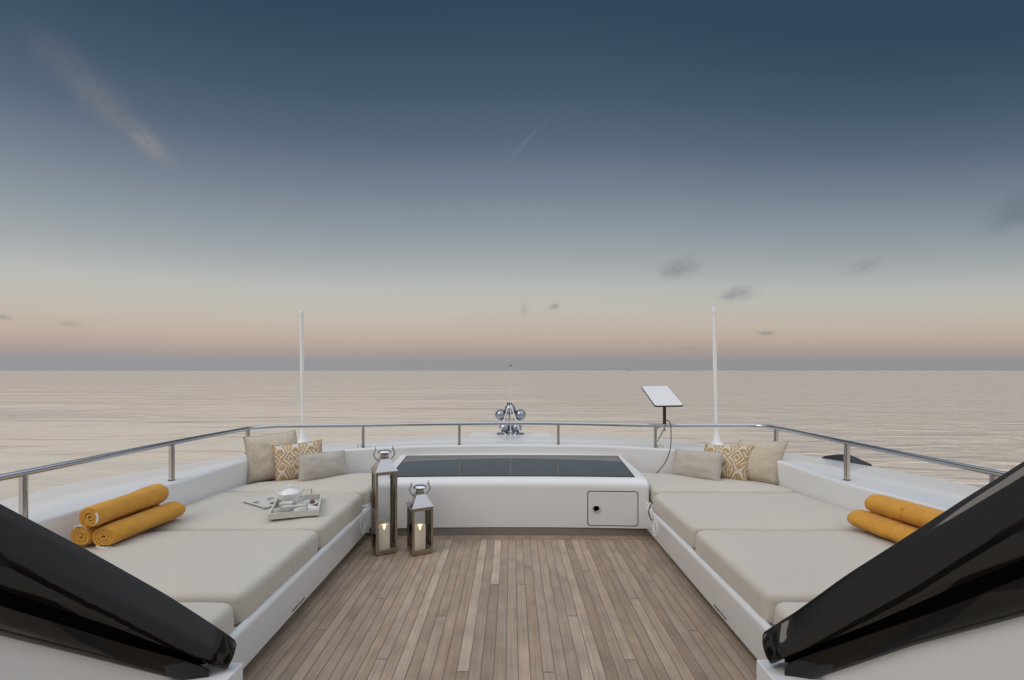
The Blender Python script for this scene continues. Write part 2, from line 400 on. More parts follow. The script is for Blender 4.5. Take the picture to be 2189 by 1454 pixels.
# ------------------------------------------------------------------ sky
def build_world():
    w = bpy.data.worlds.new('World'); scene.world = w; w.use_nodes = True
    nt = w.node_tree; bg = nt.nodes['Background']; out = nt.nodes['World Output']
    tc = N(nt, 'ShaderNodeTexCoord'); sep = N(nt, 'ShaderNodeSeparateXYZ'); nt.links.new(tc.outputs['Generated'], sep.inputs[0])
    x, y, z = sep.outputs
    hl = math_(nt, 'SQRT', math_(nt, 'ADD', math_(nt, 'MULTIPLY', x, x), math_(nt, 'MULTIPLY', y, y)))
    saz = math_(nt, 'DIVIDE', x, math_(nt, 'MAXIMUM', hl, 0.001))
    # the twilight bands climb away from the bow: lower on either side, more so to the right
    kf = math_(nt, 'MULTIPLY_ADD', math_(nt, 'MULTIPLY', saz, saz), math_(nt, 'MULTIPLY_ADD', saz, 0.38, 0.56), 1.0)
    el = math_(nt, 'MULTIPLY', math_(nt, 'MULTIPLY', math_(nt, 'ARCSINE', z), 2/math.pi), kf)
    def ramp(stops):
        r = N(nt, 'ShaderNodeValToRGB'); cr = r.color_ramp
        for i, (p, c) in enumerate(stops):
            e = cr.elements[i] if i < 2 else cr.elements.new(p)
            e.position = p; e.color = c
        nt.links.new(el, r.inputs[0]); return r.outputs[0]
    ys = [(791,(146,149,153)),(772,(148,150,155)),(757,(165,155,154)),(742,(178,163,155)),(722,(189,174,161)),(695,(193,182,170)),(655,(191,188,180)),(615,(183,186,183)),(560,(162,168,171)),(500,(144,153,161)),(400,(114,127,142)),(300,(87,103,122)),(200,(68,87,107)),(100,(55,76,97)),(0,(46,66,88))]
    stops = [(math.degrees(math.atan((792-yy)/1000))/90, rgb(*c)) for yy, c in ys]
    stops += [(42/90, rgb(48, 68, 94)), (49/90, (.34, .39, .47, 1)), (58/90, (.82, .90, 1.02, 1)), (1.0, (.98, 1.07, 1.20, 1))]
    front = ramp(stops)
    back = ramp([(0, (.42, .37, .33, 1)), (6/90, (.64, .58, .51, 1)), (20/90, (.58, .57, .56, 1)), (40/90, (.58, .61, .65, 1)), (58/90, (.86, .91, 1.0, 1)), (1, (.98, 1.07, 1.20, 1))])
    # how much a direction looks back towards the afterglow
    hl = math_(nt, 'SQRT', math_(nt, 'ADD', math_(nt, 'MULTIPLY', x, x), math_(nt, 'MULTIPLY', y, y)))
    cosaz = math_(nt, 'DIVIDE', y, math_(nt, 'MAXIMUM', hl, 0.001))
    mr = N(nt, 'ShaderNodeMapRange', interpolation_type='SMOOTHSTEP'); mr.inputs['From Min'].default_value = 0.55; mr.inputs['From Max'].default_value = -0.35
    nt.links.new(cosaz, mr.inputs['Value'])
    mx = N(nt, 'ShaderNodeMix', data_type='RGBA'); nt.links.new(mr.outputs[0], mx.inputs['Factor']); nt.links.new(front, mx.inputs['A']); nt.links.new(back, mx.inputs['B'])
    cur = mx.outputs['Result']
    # left of the view is a little warmer and brighter than the right, low down
    sinaz = math_(nt, 'DIVIDE', x, math_(nt, 'MAXIMUM', hl, 0.001))
    low = N(nt, 'ShaderNodeMapRange'); low.inputs['From Min'].default_value = 0.30; low.inputs['From Max'].default_value = 0.0; nt.links.new(z, low.inputs['Value'])
    mr2 = N(nt, 'ShaderNodeMapRange', interpolation_type='SMOOTHSTEP'); mr2.inputs['From Min'].default_value = -0.5; mr2.inputs['From Max'].default_value = 0.6; nt.links.new(sinaz, mr2.inputs['Value'])
    side = N(nt, 'ShaderNodeMix', data_type='RGBA'); nt.links.new(mr2.outputs[0], side.inputs['Factor'])
    side.inputs['A'].default_value = (1.02, 1.00, 0.98, 1); side.inputs['B'].default_value = (0.95, 0.935, 0.905, 1)
    mul = N(nt, 'ShaderNodeMix', data_type='RGBA', blend_type='MULTIPLY'); nt.links.new(low.outputs[0], mul.inputs['Factor']); nt.links.new(cur, mul.inputs['A']); nt.links.new(side.outputs['Result'], mul.inputs['B'])
    cur = mul.outputs['Result']
    # clouds, laid out by compass direction and height above the horizon
    yy = math_(nt, 'MAXIMUM', y, 0.02)
    gu = math_(nt, 'DIVIDE', x, yy); gv = math_(nt, 'DIVIDE', z, yy)
    front_only = math_(nt, 'GREATER_THAN', y, 0.1)
    def cloud(px, py, L, W, ang, colr, amt, ns, seed, cur, thr=0.52, soft=0.55, det=7):
        cu, cv = (px-CX)/F, (HY-py)/F
        du = math_(nt, 'SUBTRACT', gu, cu); dv = math_(nt, 'SUBTRACT', gv, cv)
        ca, sa = math.cos(R(ang)), math.sin(R(ang))
        a = math_(nt, 'ADD', math_(nt, 'MULTIPLY', du, ca), math_(nt, 'MULTIPLY', dv, sa))
        b = math_(nt, 'ADD', math_(nt, 'MULTIPLY', du, -sa), math_(nt, 'MULTIPLY', dv, ca))
        a1 = math_(nt, 'DIVIDE', a, L/F); b1 = math_(nt, 'DIVIDE', b, W/F)
        r2 = math_(nt, 'ADD', math_(nt, 'MULTIPLY', a1, a1), math_(nt, 'MULTIPLY', b1, b1))
        g = math_(nt, 'EXPONENT', math_(nt, 'MULTIPLY', r2, -1.0))
        cb = N(nt, 'ShaderNodeCombineXYZ'); nt.links.new(math_(nt, 'MULTIPLY', a, ns), cb.inputs[0]); nt.links.new(math_(nt, 'MULTIPLY', b, ns*1.4), cb.inputs[1]); cb.inputs[2].default_value = seed
        n = N(nt, 'ShaderNodeTexNoise'); n.inputs['Scale'].default_value = 1; n.inputs['Detail'].default_value = det; n.inputs['Roughness'].default_value = 0.55; n.inputs['Distortion'].default_value = 0.5
        nt.links.new(cb.outputs[0], n.inputs['Vector'])
        v = math_(nt, 'MULTIPLY', g, math_(nt, 'MULTIPLY_ADD', n.outputs['Fac'], 2.0, -0.15))
        ms = N(nt, 'ShaderNodeMapRange', interpolation_type='SMOOTHSTEP'); ms.inputs['From Min'].default_value = thr-soft; ms.inputs['From Max'].default_value = thr+soft
        ms.inputs['To Max'].default_value = amt
        nt.links.new(v, ms.inputs['Value'])
        fac = math_(nt, 'MULTIPLY', ms.outputs[0], front_only)
        m = N(nt, 'ShaderNodeMix', data_type='RGBA'); nt.links.new(fac, m.inputs['Factor']); nt.links.new(cur, m.inputs['A']); m.inputs['B'].default_value = colr
        return m.outputs['Result']
    cur = cloud(130, 130, 95, 40, -42, rgb(108, 112, 122), 0.36, 30, 1, cur)
    cur = cloud(225, 225, 100, 38, -44, rgb(124, 124, 130), 0.50, 34, 2.3, cur)
    cur = cloud(322, 312, 68, 24, -43, rgb(142, 140, 142), 0.62, 44, 3.1, cur)
    cur = cloud(1118, 310, 52, 4.5, 48, rgb(128, 136, 146), 0.28, 60, 4, cur)
    cur = cloud(1178, 250, 32, 3, 48, rgb(100, 112, 132), 0.35, 60, 5, cur)
    cur = cloud(1453, 572, 44, 22, 14, rgb(130, 136, 141), 0.72, 42, 6.1, cur)
    cur = cloud(1575, 628, 42, 15, 6, rgb(138, 142, 144), 0.72, 48, 7.7, cur)
    cur = cloud(1850, 567, 44, 15, 20, rgb(140, 145, 148), 0.6, 45, 8.2, cur)
    cur = cloud(1184, 656, 14, 7, 10, rgb(142, 146, 146), 0.75, 90, 9, cur)
    cur = cloud(1120, 661, 14, 9, 70, rgb(158, 160, 158), 0.6, 90, 10, cur)
    cur = cloud(1637, 713, 20, 5, 0, rgb(142, 140, 138), 0.75, 70, 11, cur)
    cur = cloud(1470, 744, 20, 4, 0, rgb(150, 142, 140), 0.5, 70, 12, cur)
    cur = cloud(8, 679, 16, 6, -10, rgb(140, 140, 136), 0.7, 70, 13, cur)
    cur = cloud(150, 693, 26, 7, 0, rgb(158, 152, 142), 0.5, 60, 14, cur)
    cur = cloud(2185, 440, 95, 38, 28, rgb(96, 108, 122), 0.55, 16, 15.3, cur)
    # below the horizon (only ever seen in reflections)
    below = math_(nt, 'LESS_THAN', z, 0.0)
    mb = N(nt, 'ShaderNodeMix', data_type='RGBA'); nt.links.new(below, mb.inputs['Factor']); nt.links.new(cur, mb.inputs['A']); mb.inputs['B'].default_value = (.22, .20, .18, 1)
    cur = mb.outputs['Result']
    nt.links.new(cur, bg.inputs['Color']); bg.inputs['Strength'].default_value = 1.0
    # physical twilight sky of the sun that has gone down behind the camera
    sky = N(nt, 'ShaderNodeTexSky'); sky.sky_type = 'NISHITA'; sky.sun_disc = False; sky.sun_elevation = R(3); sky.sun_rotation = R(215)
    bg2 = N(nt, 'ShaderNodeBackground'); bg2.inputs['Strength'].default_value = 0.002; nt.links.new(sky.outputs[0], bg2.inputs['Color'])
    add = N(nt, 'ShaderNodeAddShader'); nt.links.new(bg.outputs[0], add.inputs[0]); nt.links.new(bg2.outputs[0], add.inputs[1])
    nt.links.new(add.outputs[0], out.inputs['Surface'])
build_world()
sun_d = bpy.data.lights.new('sun', 'SUN'); sun = bpy.data.objects.new('sun', sun_d); col.objects.link(sun)
sun_d.energy = 0.85; sun_d.angle = R(28); sun_d.color = (1.0, 0.91, 0.82)
# afterglow comes from behind and to the left of the camera
sd = Vector((-0.60, -0.45, 0.75)).normalized()
sun.rotation_euler = sd.to_track_quat('Z', 'Y').to_euler()

vs = scene.view_settings; vs.view_transform = 'Standard'; vs.look = 'None'; vs.exposure = 0; vs.gamma = 1

# ------------------------------------------------------------------ sea
def build_sea():
    S = 60000; v = []; f = []
    xs = [-S, -3000, -400, -60, 60, 400, 3000, S]; ys = [-S, -3000, -400, -60, 60, 400, 3000, S]
    for b in ys:
        for a in xs: v.append((a, b, -5.2))
    n = len(xs)
    for j in range(n-1):
        for i in range(n-1): f.append((j*n+i, j*n+i+1, (j+1)*n+i+1, (j+1)*n+i))
    o = mesh_obj('water', v, f, M['water'], smooth=False); tag(o, kind='structure')
build_sea()

# far ship on the horizon
def build_ship():
    r = empty('cargo_ship', (252*13, 13000, -5.2), label='tiny grey ship low on the far horizon right of centre', cat='ship')
    MB().loft([[Vector((-70, -9, 0)), Vector((-75, -9, 9)), Vector((78, -9, 11)), Vector((68, -9, 0))], [Vector((-70, 9, 0)), Vector((-75, 9, 9)), Vector((78, 9, 11)), Vector((68, 9, 0))]], capa=True, capb=True).build('hull', M['ship'], r, smooth=False)
    MB().box((-50, 0, 16), (18, 14, 16)).box((-50, 0, 27), (5, 5, 8)).build('bridge_house', M['ship'], r, smooth=False)
build_ship()

# ------------------------------------------------------------------ deck
def build_deck():
    W = 0.0606; X0 = -0.030; gap = 0.0042
    Yn, Yf = 0.3, 4.100
    joints = [(683.7,1347),(814,1279.7),(816,1409),(943,1317),(990,1436),(1057.6,1249),(1113,1249),(1129,1214),(1175,1437),(1225,1317),(1254,1220),(1349.5,1410.7),(1356,1280),(1485.6,1348.7)]
    J = {}
    for px, py in joints:
        p = PZ(px, py, 0); k = math.floor((p.x-X0)/W); J.setdefault(k, []).append(p.y)
    light = {}
    v = []; f = []; cols = []
    def plank(x0, x1, y0, y1, tone, hue):
        n = len(v); z = 0.0
        v.extend([(x0, y0, z), (x1, y0, z), (x1, y1, z), (x0, y1, z)]); f.append((n, n+1, n+2, n+3)); cols.append((tone, random.random(), hue, 1))
    ov = {(990, 0): .98, (990, 1): .80}
    kl = math.floor((PZ(990, 1436, 0).x-X0)/W); k2 = math.floor((PZ(860, 1409, 0).x-X0)/W); k3 = math.floor((PZ(1057.6, 1249, 0).x-X0)/W); k4 = math.floor((PZ(1225, 1317, 0).x-X0)/W)
    for k in range(-24, 24):
        x0 = X0+k*W+gap/2; x1 = X0+(k+1)*W-gap/2
        ys = sorted(J.get(k, []))
        if not ys:
            if random.random() < .5: ys = [random.uniform(.6, 1.9)]
        else:
            lo = ys[0]-random.uniform(1.6, 2.2)
            if lo > Yn+.2: ys = [lo]+ys
        e = [Yn]+ys+[Yf]
        for i in range(len(e)-1):
            a = e[i]+(0.0025 if i else 0); b = e[i+1]-(0.0025 if i < len(e)-2 else 0)
            tone = min(1, max(0, random.gauss(.5, .17))); hue = random.random()
            if k == kl and a > 2.0: tone = .85; hue = .3
            if k == k2 and b > 3: tone = .85; hue = .3
            if k == k3 and a > 3: tone = .92; hue = .2
            if k == k4 and b < 3 and b > 2.5: tone = .85; hue = .3
            if k in (kl+1, k2+1, kl-1): tone = min(tone, .35)
            plank(x0, x1, a, b, tone, hue)
    # margin board along the console
    for a, b in ((-1.5, -.026), (-.022, 1.5)):
        plank(a, b, Yf+.006, 4.26, .35, .5)
    me = bpy.data.meshes.new('deck'); me.from_pydata(v, [], f); me.update()
    at = me.color_attributes.new('plank', 'FLOAT_COLOR', 'CORNER')
    for p in me.polygons:
        for li in p.loop_indices: at.data[li].color = cols[p.index]
    me.materials.append(M['teak'])
    o = bpy.data.objects.new('deck', me); col.objects.link(o); tag(o, kind='structure')
    c = mesh_obj('deck_caulking', [(-1.6, .3, -.003), (1.6, .3, -.003), (1.6, 4.27, -.003), (-1.6, 4.27, -.003)], [(0, 1, 2, 3)], M['caulk'], smooth=False); tag(c, kind='structure')
build_deck()

# ------------------------------------------------------------------ coaming / foredeck
INNER = [(-2.80,.2),(-2.79,1.0),(-2.77,1.8),(-2.735,2.6),(-2.69,3.05),(-2.605,3.6),(-2.53,4.15),(-2.43,4.47),(-2.16,4.63),(-1.66,4.82),(-1.18,4.975),(-.8,5.04),(-.03,5.10),(.75,5.05),(1.14,4.99),(1.60,4.84),(2.12,4.63),(2.39,4.47),(2.49,4.15),(2.56,3.55),(2.67,3.05),(2.72,2.6),(2.75,1.8),(2.77,1.0),(2.78,.2)]
def rimz(x, y): return lerp(.618, .672, sst(3.6, 5.0, y))
OUTPX = [(0,1070),(60,1053),(130,1036),(260,1014),(400,991),(525,970),(600,959),(693,949),(850,934.5),(983.6,926),(1090,923.5),(1193,925),(1300,930),(1420,939),(1520,950),(1600,958),(1680,967),(1755,978),(1830,990),(1960,1014),(2090,1040)]
def build_coaming():
    n = 150
    inn = crom([(x, y, 0) for x, y in INNER], n)
    out = []
    for px, py in OUTPX:
        t = min(1, abs(px-CX)/900); z = lerp(.60, .545, t)
        out.append(PZ(px, py, z))
    out = [Vector((-3.68, .2, .52)), Vector((-3.66, 1.2, .53)), Vector((-3.62, 2.2, .54))]+out+[Vector((3.66, 2.2, .54)), Vector((3.70, 1.2, .53)), Vector((3.72, .2, .52))]
    out = crom(out, n)
    rings = []
    for i in range(n):
        a = inn[i]; t = (inn[min(n-1, i+1)]-inn[max(0, i-1)]).normalized()
        nr = Vector((-t.y, t.x, 0))    # outward (path runs left to right over the bow)
        b = out[i]; rz = rimz(a.x, a.y); r = .028
        ring = [Vector((a.x, a.y, 0.0))-nr*.02, Vector((a.x, a.y, .40))-nr*.01]
        base = Vector((a.x, a.y, 0))
        for k in range(7):
            an = math.pi/2*k/6
            ring.append(base+nr*(r-r*math.cos(an))+Vector((0, 0, rz-r+r*math.sin(an))))
        bb = Vector((b.x, b.y, 0)); st = base+nr*.03
        crease = st.lerp(bb, .72)
        ring.append(st.lerp(bb, .3)+Vector((0, 0, lerp(rz+.003, b.z+.012, .22))))
        ring.append(crease+Vector((0, 0, lerp(rz, b.z+.014, .66))))
        ring.append(st.lerp(bb, .74)+Vector((0, 0, lerp(rz, b.z+.006, .70))))
        ob = (bb-st); ob.normalize()
        for k in range(5):
            an = math.pi/2*k/4; rr = .035
            ring.append(bb+ob*(rr*math.sin(an)-rr)+Vector((0, 0, b.z-rr+rr*math.cos(an))))
        ring.append(bb+ob*(-.02)+Vector((0, 0, b.z-.25)))
        ring.append(bb+ob*(-.05)+Vector((0, 0, -2.0)))
        ring.append(bb+ob*(-.55)+Vector((0, 0, -5.6)))
        rings.append(ring)
    mb = MB().loft(rings, closed=False)
    o = mb.build('foredeck_coaming', M['white'], angle=60); tag(o, kind='structure')
    # raised hatch on the foredeck
    return inn, out
inn, out = build_coaming()
hat = MB()
hat.box((-.02, 5.98, .632), (1.05, .62, .03)).build('foredeck_hatch', M['white'], bevel=.012).__class__
tag(bpy.data.objects['foredeck_hatch'], 'low white hatch lid on the foredeck under the cluster of chrome searchlights', 'hatch')

# ------------------------------------------------------------------ console cabinet
XL, XR = -1.245, 1.222
XM = (XL+XR)/2
def bow(x): return 0.045*(1-((x-XM)/1.234)**2)
def build_console():
    r = empty('console_cabinet', (XM, 4.2, 0), label='low white moulded cabinet with a dark skylight on top, between the two sunbeds', cat='cabinet')
    og = Vector(r.location)
    prof = [(4.150,.075),(4.150,.10),(4.150,.43),(4.1525,.448),(4.160,.464),(4.172,.478),(4.19,.489),(4.215,.500),(4.25,.511),(4.40,.525),(4.60,.5435),(4.87,.5685),(4.97,.578),(5.03,.583),(5.20,.585),(5.24,.50)]
    rings = []; xs = []
    k = 40
    for i in range(k+1):
        u = i/k; xs.append(u)
    def xt(u, y):     # sides draw in towards the bow
        w = lerp(0, .052, sst(4.2, 5.0, y)); return lerp(XL+w, XR-w, u)
    edge = .02
    cols_ = []
    for u in [0, .003, .008]+[i/k for i in range(1, k)]+[.992, .997, 1]:
        d = min(u, 1-u)*(XR-XL); drop = 0
        if d < edge: drop = edge-math.sqrt(max(0, edge**2-(edge-d)**2))
        ring = []
        for j, (y, z) in enumerate(prof):
            x = xt(u, y)
            ring.append(Vector((x, y+bow(x)+(drop if j < 6 else drop*.3), z-(drop if j > 4 else 0)))-og)
        cols_.append(ring)
    mb = MB().loft(cols_, closed=False)
    # side cheeks
    n = len(prof)
    for ring, s in ((cols_[0], 0), (cols_[-1], 1)):
        low = [Vector((p.x, p.y, .06-og.z)) for p in ring]
        mb.loft([ring, low], closed=False)
    # underside
    mb.loft([[cols_[i][0] for i in range(len(cols_))], [cols_[i][0]+Vector((0, .12, 0)) for i in range(len(cols_))]], closed=False)
    mb.build('body', M['white'], r, angle=50)
    tk = MB(); a = []; b = []
    for i in range(25):
        x = lerp(XL-.03, XR+.03, i/24); a.append(Vector((x, 4.18+bow(x)*.4, 0))-og); b.append(Vector((x, 4.18+bow(x)*.4, .09))-og)
    tk.loft([a, b], closed=False).build('plinth', M['toekick'], r)
    def surf(x, y, off):
        z = interp([(p[0], p[1]) for p in prof[7:]], y)
        return Vector((x, y+bow(x), z+off))-og
    def panel(name, x0, x1, y0, y1, off, m, par, ins=0):
        g = []
        for j in range(9):
            y = lerp(y0, y1, j/8)
            g.append([surf(lerp(x0, x1, i/30), y, off) for i in range(31)])
        mb = MB().loft(g, closed=False)
        # edge skirt
        rim = g[0]+[row[-1] for row in g[1:]]+g[-1][::-1][1:]+[row[0] for row in g[::-1][1:-1]]
        mb.loft([rim, [p-Vector((0, 0, .012)) for p in rim]], closed=True)
        return mb.build(name, m, par, angle=50)
    sk = panel('skylight', -1.115, 1.118, 4.242, 4.945, .003, M['black_rubber'], r)
    gl = panel('pane', -1.103, 1.106, 4.252, 4.935, .0055, M['glass_dark'], None)
    gl.parent = sk
    # hatch door
    def fsurf(x, z, off): return Vector((x, 4.150+bow(x)-off, z))-og
    def fpanel(name, x0, x1, z0, z1, rad, off, m, par):
        poly = round_poly([(x0, z0), (x1, z0), (x1, z1), (x0, z1)], rad, 6); poly = densify(poly, .03)
        mb = MB(); ringf = [fsurf(p.x, p.y, off) for p in poly]; ringb = [fsurf(p.x, p.y, off-.004) for p in poly]
        cx, cz = (x0+x1)/2, (z0+z1)/2
        rings = [ringb]
        for t in (0, .25, .5, .75, .97): rings.append([fsurf(lerp(p.x, cx, t), lerp(p.y, cz, t), off) for p in poly])
        mb.loft(rings, closed=True, capb=True); return mb.build(name, m, par, angle=50)
    x0 = P(1256, 1050, 4.17).x; x1 = P(1363.5, 1050, 4.17).x; z1 = P(0, 1050, 4.165).z; z0 = P(0, 1125, 4.165).z
    fpanel('door_gap', x0, x1, z0, z1, .025, .0015, M['black_rubber'], r)
    d = fpanel('door', x0+.0075, x1-.0075, z0+.0075, z1-.0075, .02, .004, M['white'], r)
    lk = P(1274.5, 1087, 4.165)
    mb = MB().lathe([(.0, 0), (.033, 0), (.033, -.003), (.030, -.007), (.025, -.008), (.022, -.004)], lk-og-Vector((0, -.022+.003, 0))+Vector((0, -.02, 0)), axis='Y', n=28)
    lo = mb.build('latch', M['chrome'], None); lo.parent = d
    mb = MB().lathe([(.0, 0), (.022, 0), (.022, -.002), (0, -.002)], lk-og+Vector((0, -.003, 0)), axis='Y', n=20); lo2 = mb.build('keyhole', M['latchface'], None); lo2.parent = d
build_console()

# ------------------------------------------------------------------ sunbed benches
def build_bench(s, xin, name_lab):
    r = empty('sunbed', (s*1.9, 3.0, 0), label=name_lab, cat='sunbed', group='sunbeds either side of the deck')
    og = Vector(r.location)
    yn, yf = 1.70, 4.30
    prof = [(.0,.085),(.0,.255),(-.002,.268),(.003,.280),(.014,.288),(.028,.288),(.036,.280),(.036,.245)]
    prof = [(.012,.082),(.003,.085),(0,.095)]+prof[1:]
    rings = []
    for i in range(14):
        y = lerp(yn, yf, i/13); rings.append([Vector((s*(xin+dx), y, z))-og for dx, z in prof])
    MB().loft(rings, closed=False).build('front_panel', M['white'], r, angle=50)
    # seat deck below the cushions, toe recess
    MB().box(Vector((s*(xin+.036+.70), (yn+4.75)/2, .255))-og, (1.40, 4.75-yn, .02)).build('seat_board', M['white_dull'], r, smooth=False)
    MB().box(Vector((s*(xin+.14), (yn+yf)/2, .06))-og, (.03, yf-yn, .17)).build('toe_recess', M['toekick'], r, smooth=False)
    # step up beside the console
    MB().box(Vector((s*(xin+.03), 4.13, .283))-og, (.05, .16, .05)).build('end_step', M['white'], r, bevel=.008)
    # round recessed socket with its cover
    px, py = (775, 1118) if s < 0 else (1401, 1118)
    Yc = xin/abs((px-CX)/F) ; c = Vector((s*xin, min(3.98, Yc), .185))
    sk = MB(); sk.lathe([(.072, 0), (.076, -s*-.0), (.078, -s*.004), (.072, -s*.007), (.066, -s*.004), (.064, s*.004)], c-og, axis='X', n=32)
    sk = sk.build('socket_ring', M['white'], r)
    MB().lathe([(0, 0), (.064, 0), (.064, -s*.002), (0, -s*.002)], c-og, axis='X', n=32).build('socket_face', M['white_dull'], r)
    # pull tab loop on the socket
    pts = []
    for i in range(22):
        a = 2*math.pi*i/21; pts.append(c-og+Vector((-s*.009, .016*math.sin(a), .030+.022*math.cos(a))))
    mb = MB().tube(pts, .0035, 8)
    mb.tube([c-og+Vector((-s*.008, -.02, .004)), c-og+Vector((-s*.010, .02, -.052))], .0035, 8)
    mb.tube([c-og+Vector((-s*.008, .022, .01)), c-og+Vector((-s*.010, -.024, -.03)), c-og+Vector((-s*.008, -.03, -.05))], .003, 8)
    mb.build('pull_tab', M['white'], r)
    # small drain slots along the lower edge
    a, b = ((624.5, 1313), (651, 1283)) if s < 0 else (((1527, 1299), (1553, 1331)))
    z = .108
    for t0, t1 in ((0, .2), (.24, .46), (.52, .74), (.78, 1.0)):
        def pt(t):
            px = lerp(a[0], b[0], t); Y = xin/abs((px-CX)/F); return Y
        y0, y1 = pt(t0), pt(t1)
        MB().box(Vector((s*(xin-.0005), (y0+y1)/2, z))-og, (.004, abs(y1-y0), .006)).build('drain_slot', M['black_rubber'], r, smooth=False)
    return r
XIL, XIR = 1.252, 1.182
build_bench(-1, XIL, 'white moulded sunbed base with rolled lip along the left of the teak deck')
build_bench(1, XIR, 'white moulded sunbed base with rolled lip along the right of the teak deck')

def cushion(name, poly, z0, z1, label, group, rad=.042, dome=.02, corner=.05, seed=0):
    """upholstered slab: poly list of (x,y)"""
    pl = densify(round_poly(poly, corner, 7), .05)
    cx = sum(p.x for p in pl)/len(pl); cy = sum(p.y for p in pl)/len(pl)
    area = sum(pl[i].x*pl[(i+1) % len(pl)].y-pl[(i+1) % len(pl)].x*pl[i].y for i in range(len(pl)))
    sg = 1 if area > 0 else -1
    nrm = []
    for i in range(len(pl)):
        t = (pl[(i+1) % len(pl)]-pl[i-1]).normalized(); nrm.append(Vector((t.y, -t.x))*sg)
    hgt = z1-z0
    rings = []
    def ring(inset, z, t=0, dz=0):
        out_ = []
        for p, n in zip(pl, nrm):
            q = p-n*inset
            if t: q = Vector((lerp(q.x, cx, t), lerp(q.y, cy, t)))
            w = noise.noise(Vector((q.x*3.1+seed, q.y*3.1, z*8)))*.008
            w2 = noise.noise(Vector((q.x*9+seed, q.y*9, 3.3)))*.0022
            out_.append(Vector((q.x+ (w*n.x if not t else 0), q.y+(w*n.y if not t else 0), z+dz+((w+w2) if z > z0+.03 else 0))))
        return out_
    br = .02
    rings.append(ring(.03, z0)); rings.append(ring(.008, z0+.004)); rings.append(ring(0, z0+br))
    rings.append(ring(-.003, z0+hgt*.35)); 
    for k in range(0, 9):
        a = math.pi/2*k/8
        rings.append(ring(rad*(1-math.cos(a)), z1-rad+rad*math.sin(a)))
    for t in (.04, .09, .16, .26, .4, .55, .7, .85, .96):
        rings.append(ring(rad, z1, t, dome*(1-(1-t)**3)))
    mb = MB().loft(rings, closed=True, capa=True, capb=True)
    o = mb.build(name, M['cushion'], origin=(cx, cy, z0), angle=75)
    tag(o, label, 'cushion', group)
    # seam piping round the lower edge
    pts = [Vector((q.x, q.y, z1-rad*.92))-Vector((cx, cy, z0)) for q in [p+n*.001 for p, n in zip(pl, nrm)]]
    pts.append(pts[0])
    return o
ZC0, ZC1 = .268, .425
def cushions(s, xin, side):
    g = 'beige sunbed cushions'
    xi = xin+.026
    def wall(y):   # inner coaming wall x at y
        tab = sorted([(b, abs(a)) for a, b in INNER if (a < 0) == (s < 0) and abs(a) > 2.3])
        return interp(tab, y)-.012
    S = lambda pts: [(s*x, y) for x, y in pts]
    yb = 4.055
    # back cushion beside the console, against the curved front wall
    cx_ = (abs(XL) if s < 0 else XR)+.012
    cushion('sunbed_cushion', S([(cx_+.01, yb+.012), (cx_, 4.30), (cx_-.045, 4.84), (1.62, 4.775), (2.14, 4.58), (wall(4.38)-.02, 4.40), (wall(yb)-.0, yb+.012)]), ZC0, ZC1+.012, 'beige sunbed cushion at the front of the %s sunbed, under the scatter pillows' % side, g, corner=[.05,.05,.06,.1,.1,.08,.04], dome=.02, seed=1*s)
    y1 = 3.135
    cushion('sunbed_cushion', S([(xi-.005, y1+.007), (xi-.012, yb-.09), (xi+.05, yb-.015), (wall(yb)-.01, yb-.006), (wall(y1)-.01, y1-.03)]), ZC0, ZC1+.006, ('beige sunbed cushion of the left sunbed carrying the tea tray' if s < 0 else 'wide beige sunbed cushion of the right sunbed, next in front of the pillow cushion'), g, corner=[.05,.10,.05,.04,.04], seed=2*s+5)
    y2 = 2.205
    cushion('sunbed_cushion', S([(xi-.005, y2+.005), (xi-.008, y1-.008), (wall(y1)-.01, y1-.046), (wall(y2)-.01, y2+.0)]), ZC0, ZC1, ('beige sunbed cushion beside the three rolled yellow towels, left sunbed' if s < 0 else 'beige sunbed cushion with a small crease at its edge, beside the yellow rolls, right sunbed'), g, corner=[.05,.075,.04,.04], seed=3*s+9)
    cushion('sunbed_cushion', S([(xi-.005, 1.90), (xi-.008, y2-.010), (wall(y2)-.01, y2-.016), (wall(1.15)-.01, 1.10)]), ZC0, ZC1-.014, 'nearest beige cushion of the %s sunbed, mostly behind the black moulding' % side, g, corner=[.05,.075,.04,.04], seed=4*s+13)
cushions(-1, XIL, 'left'); cushions(1, XIR, 'right')

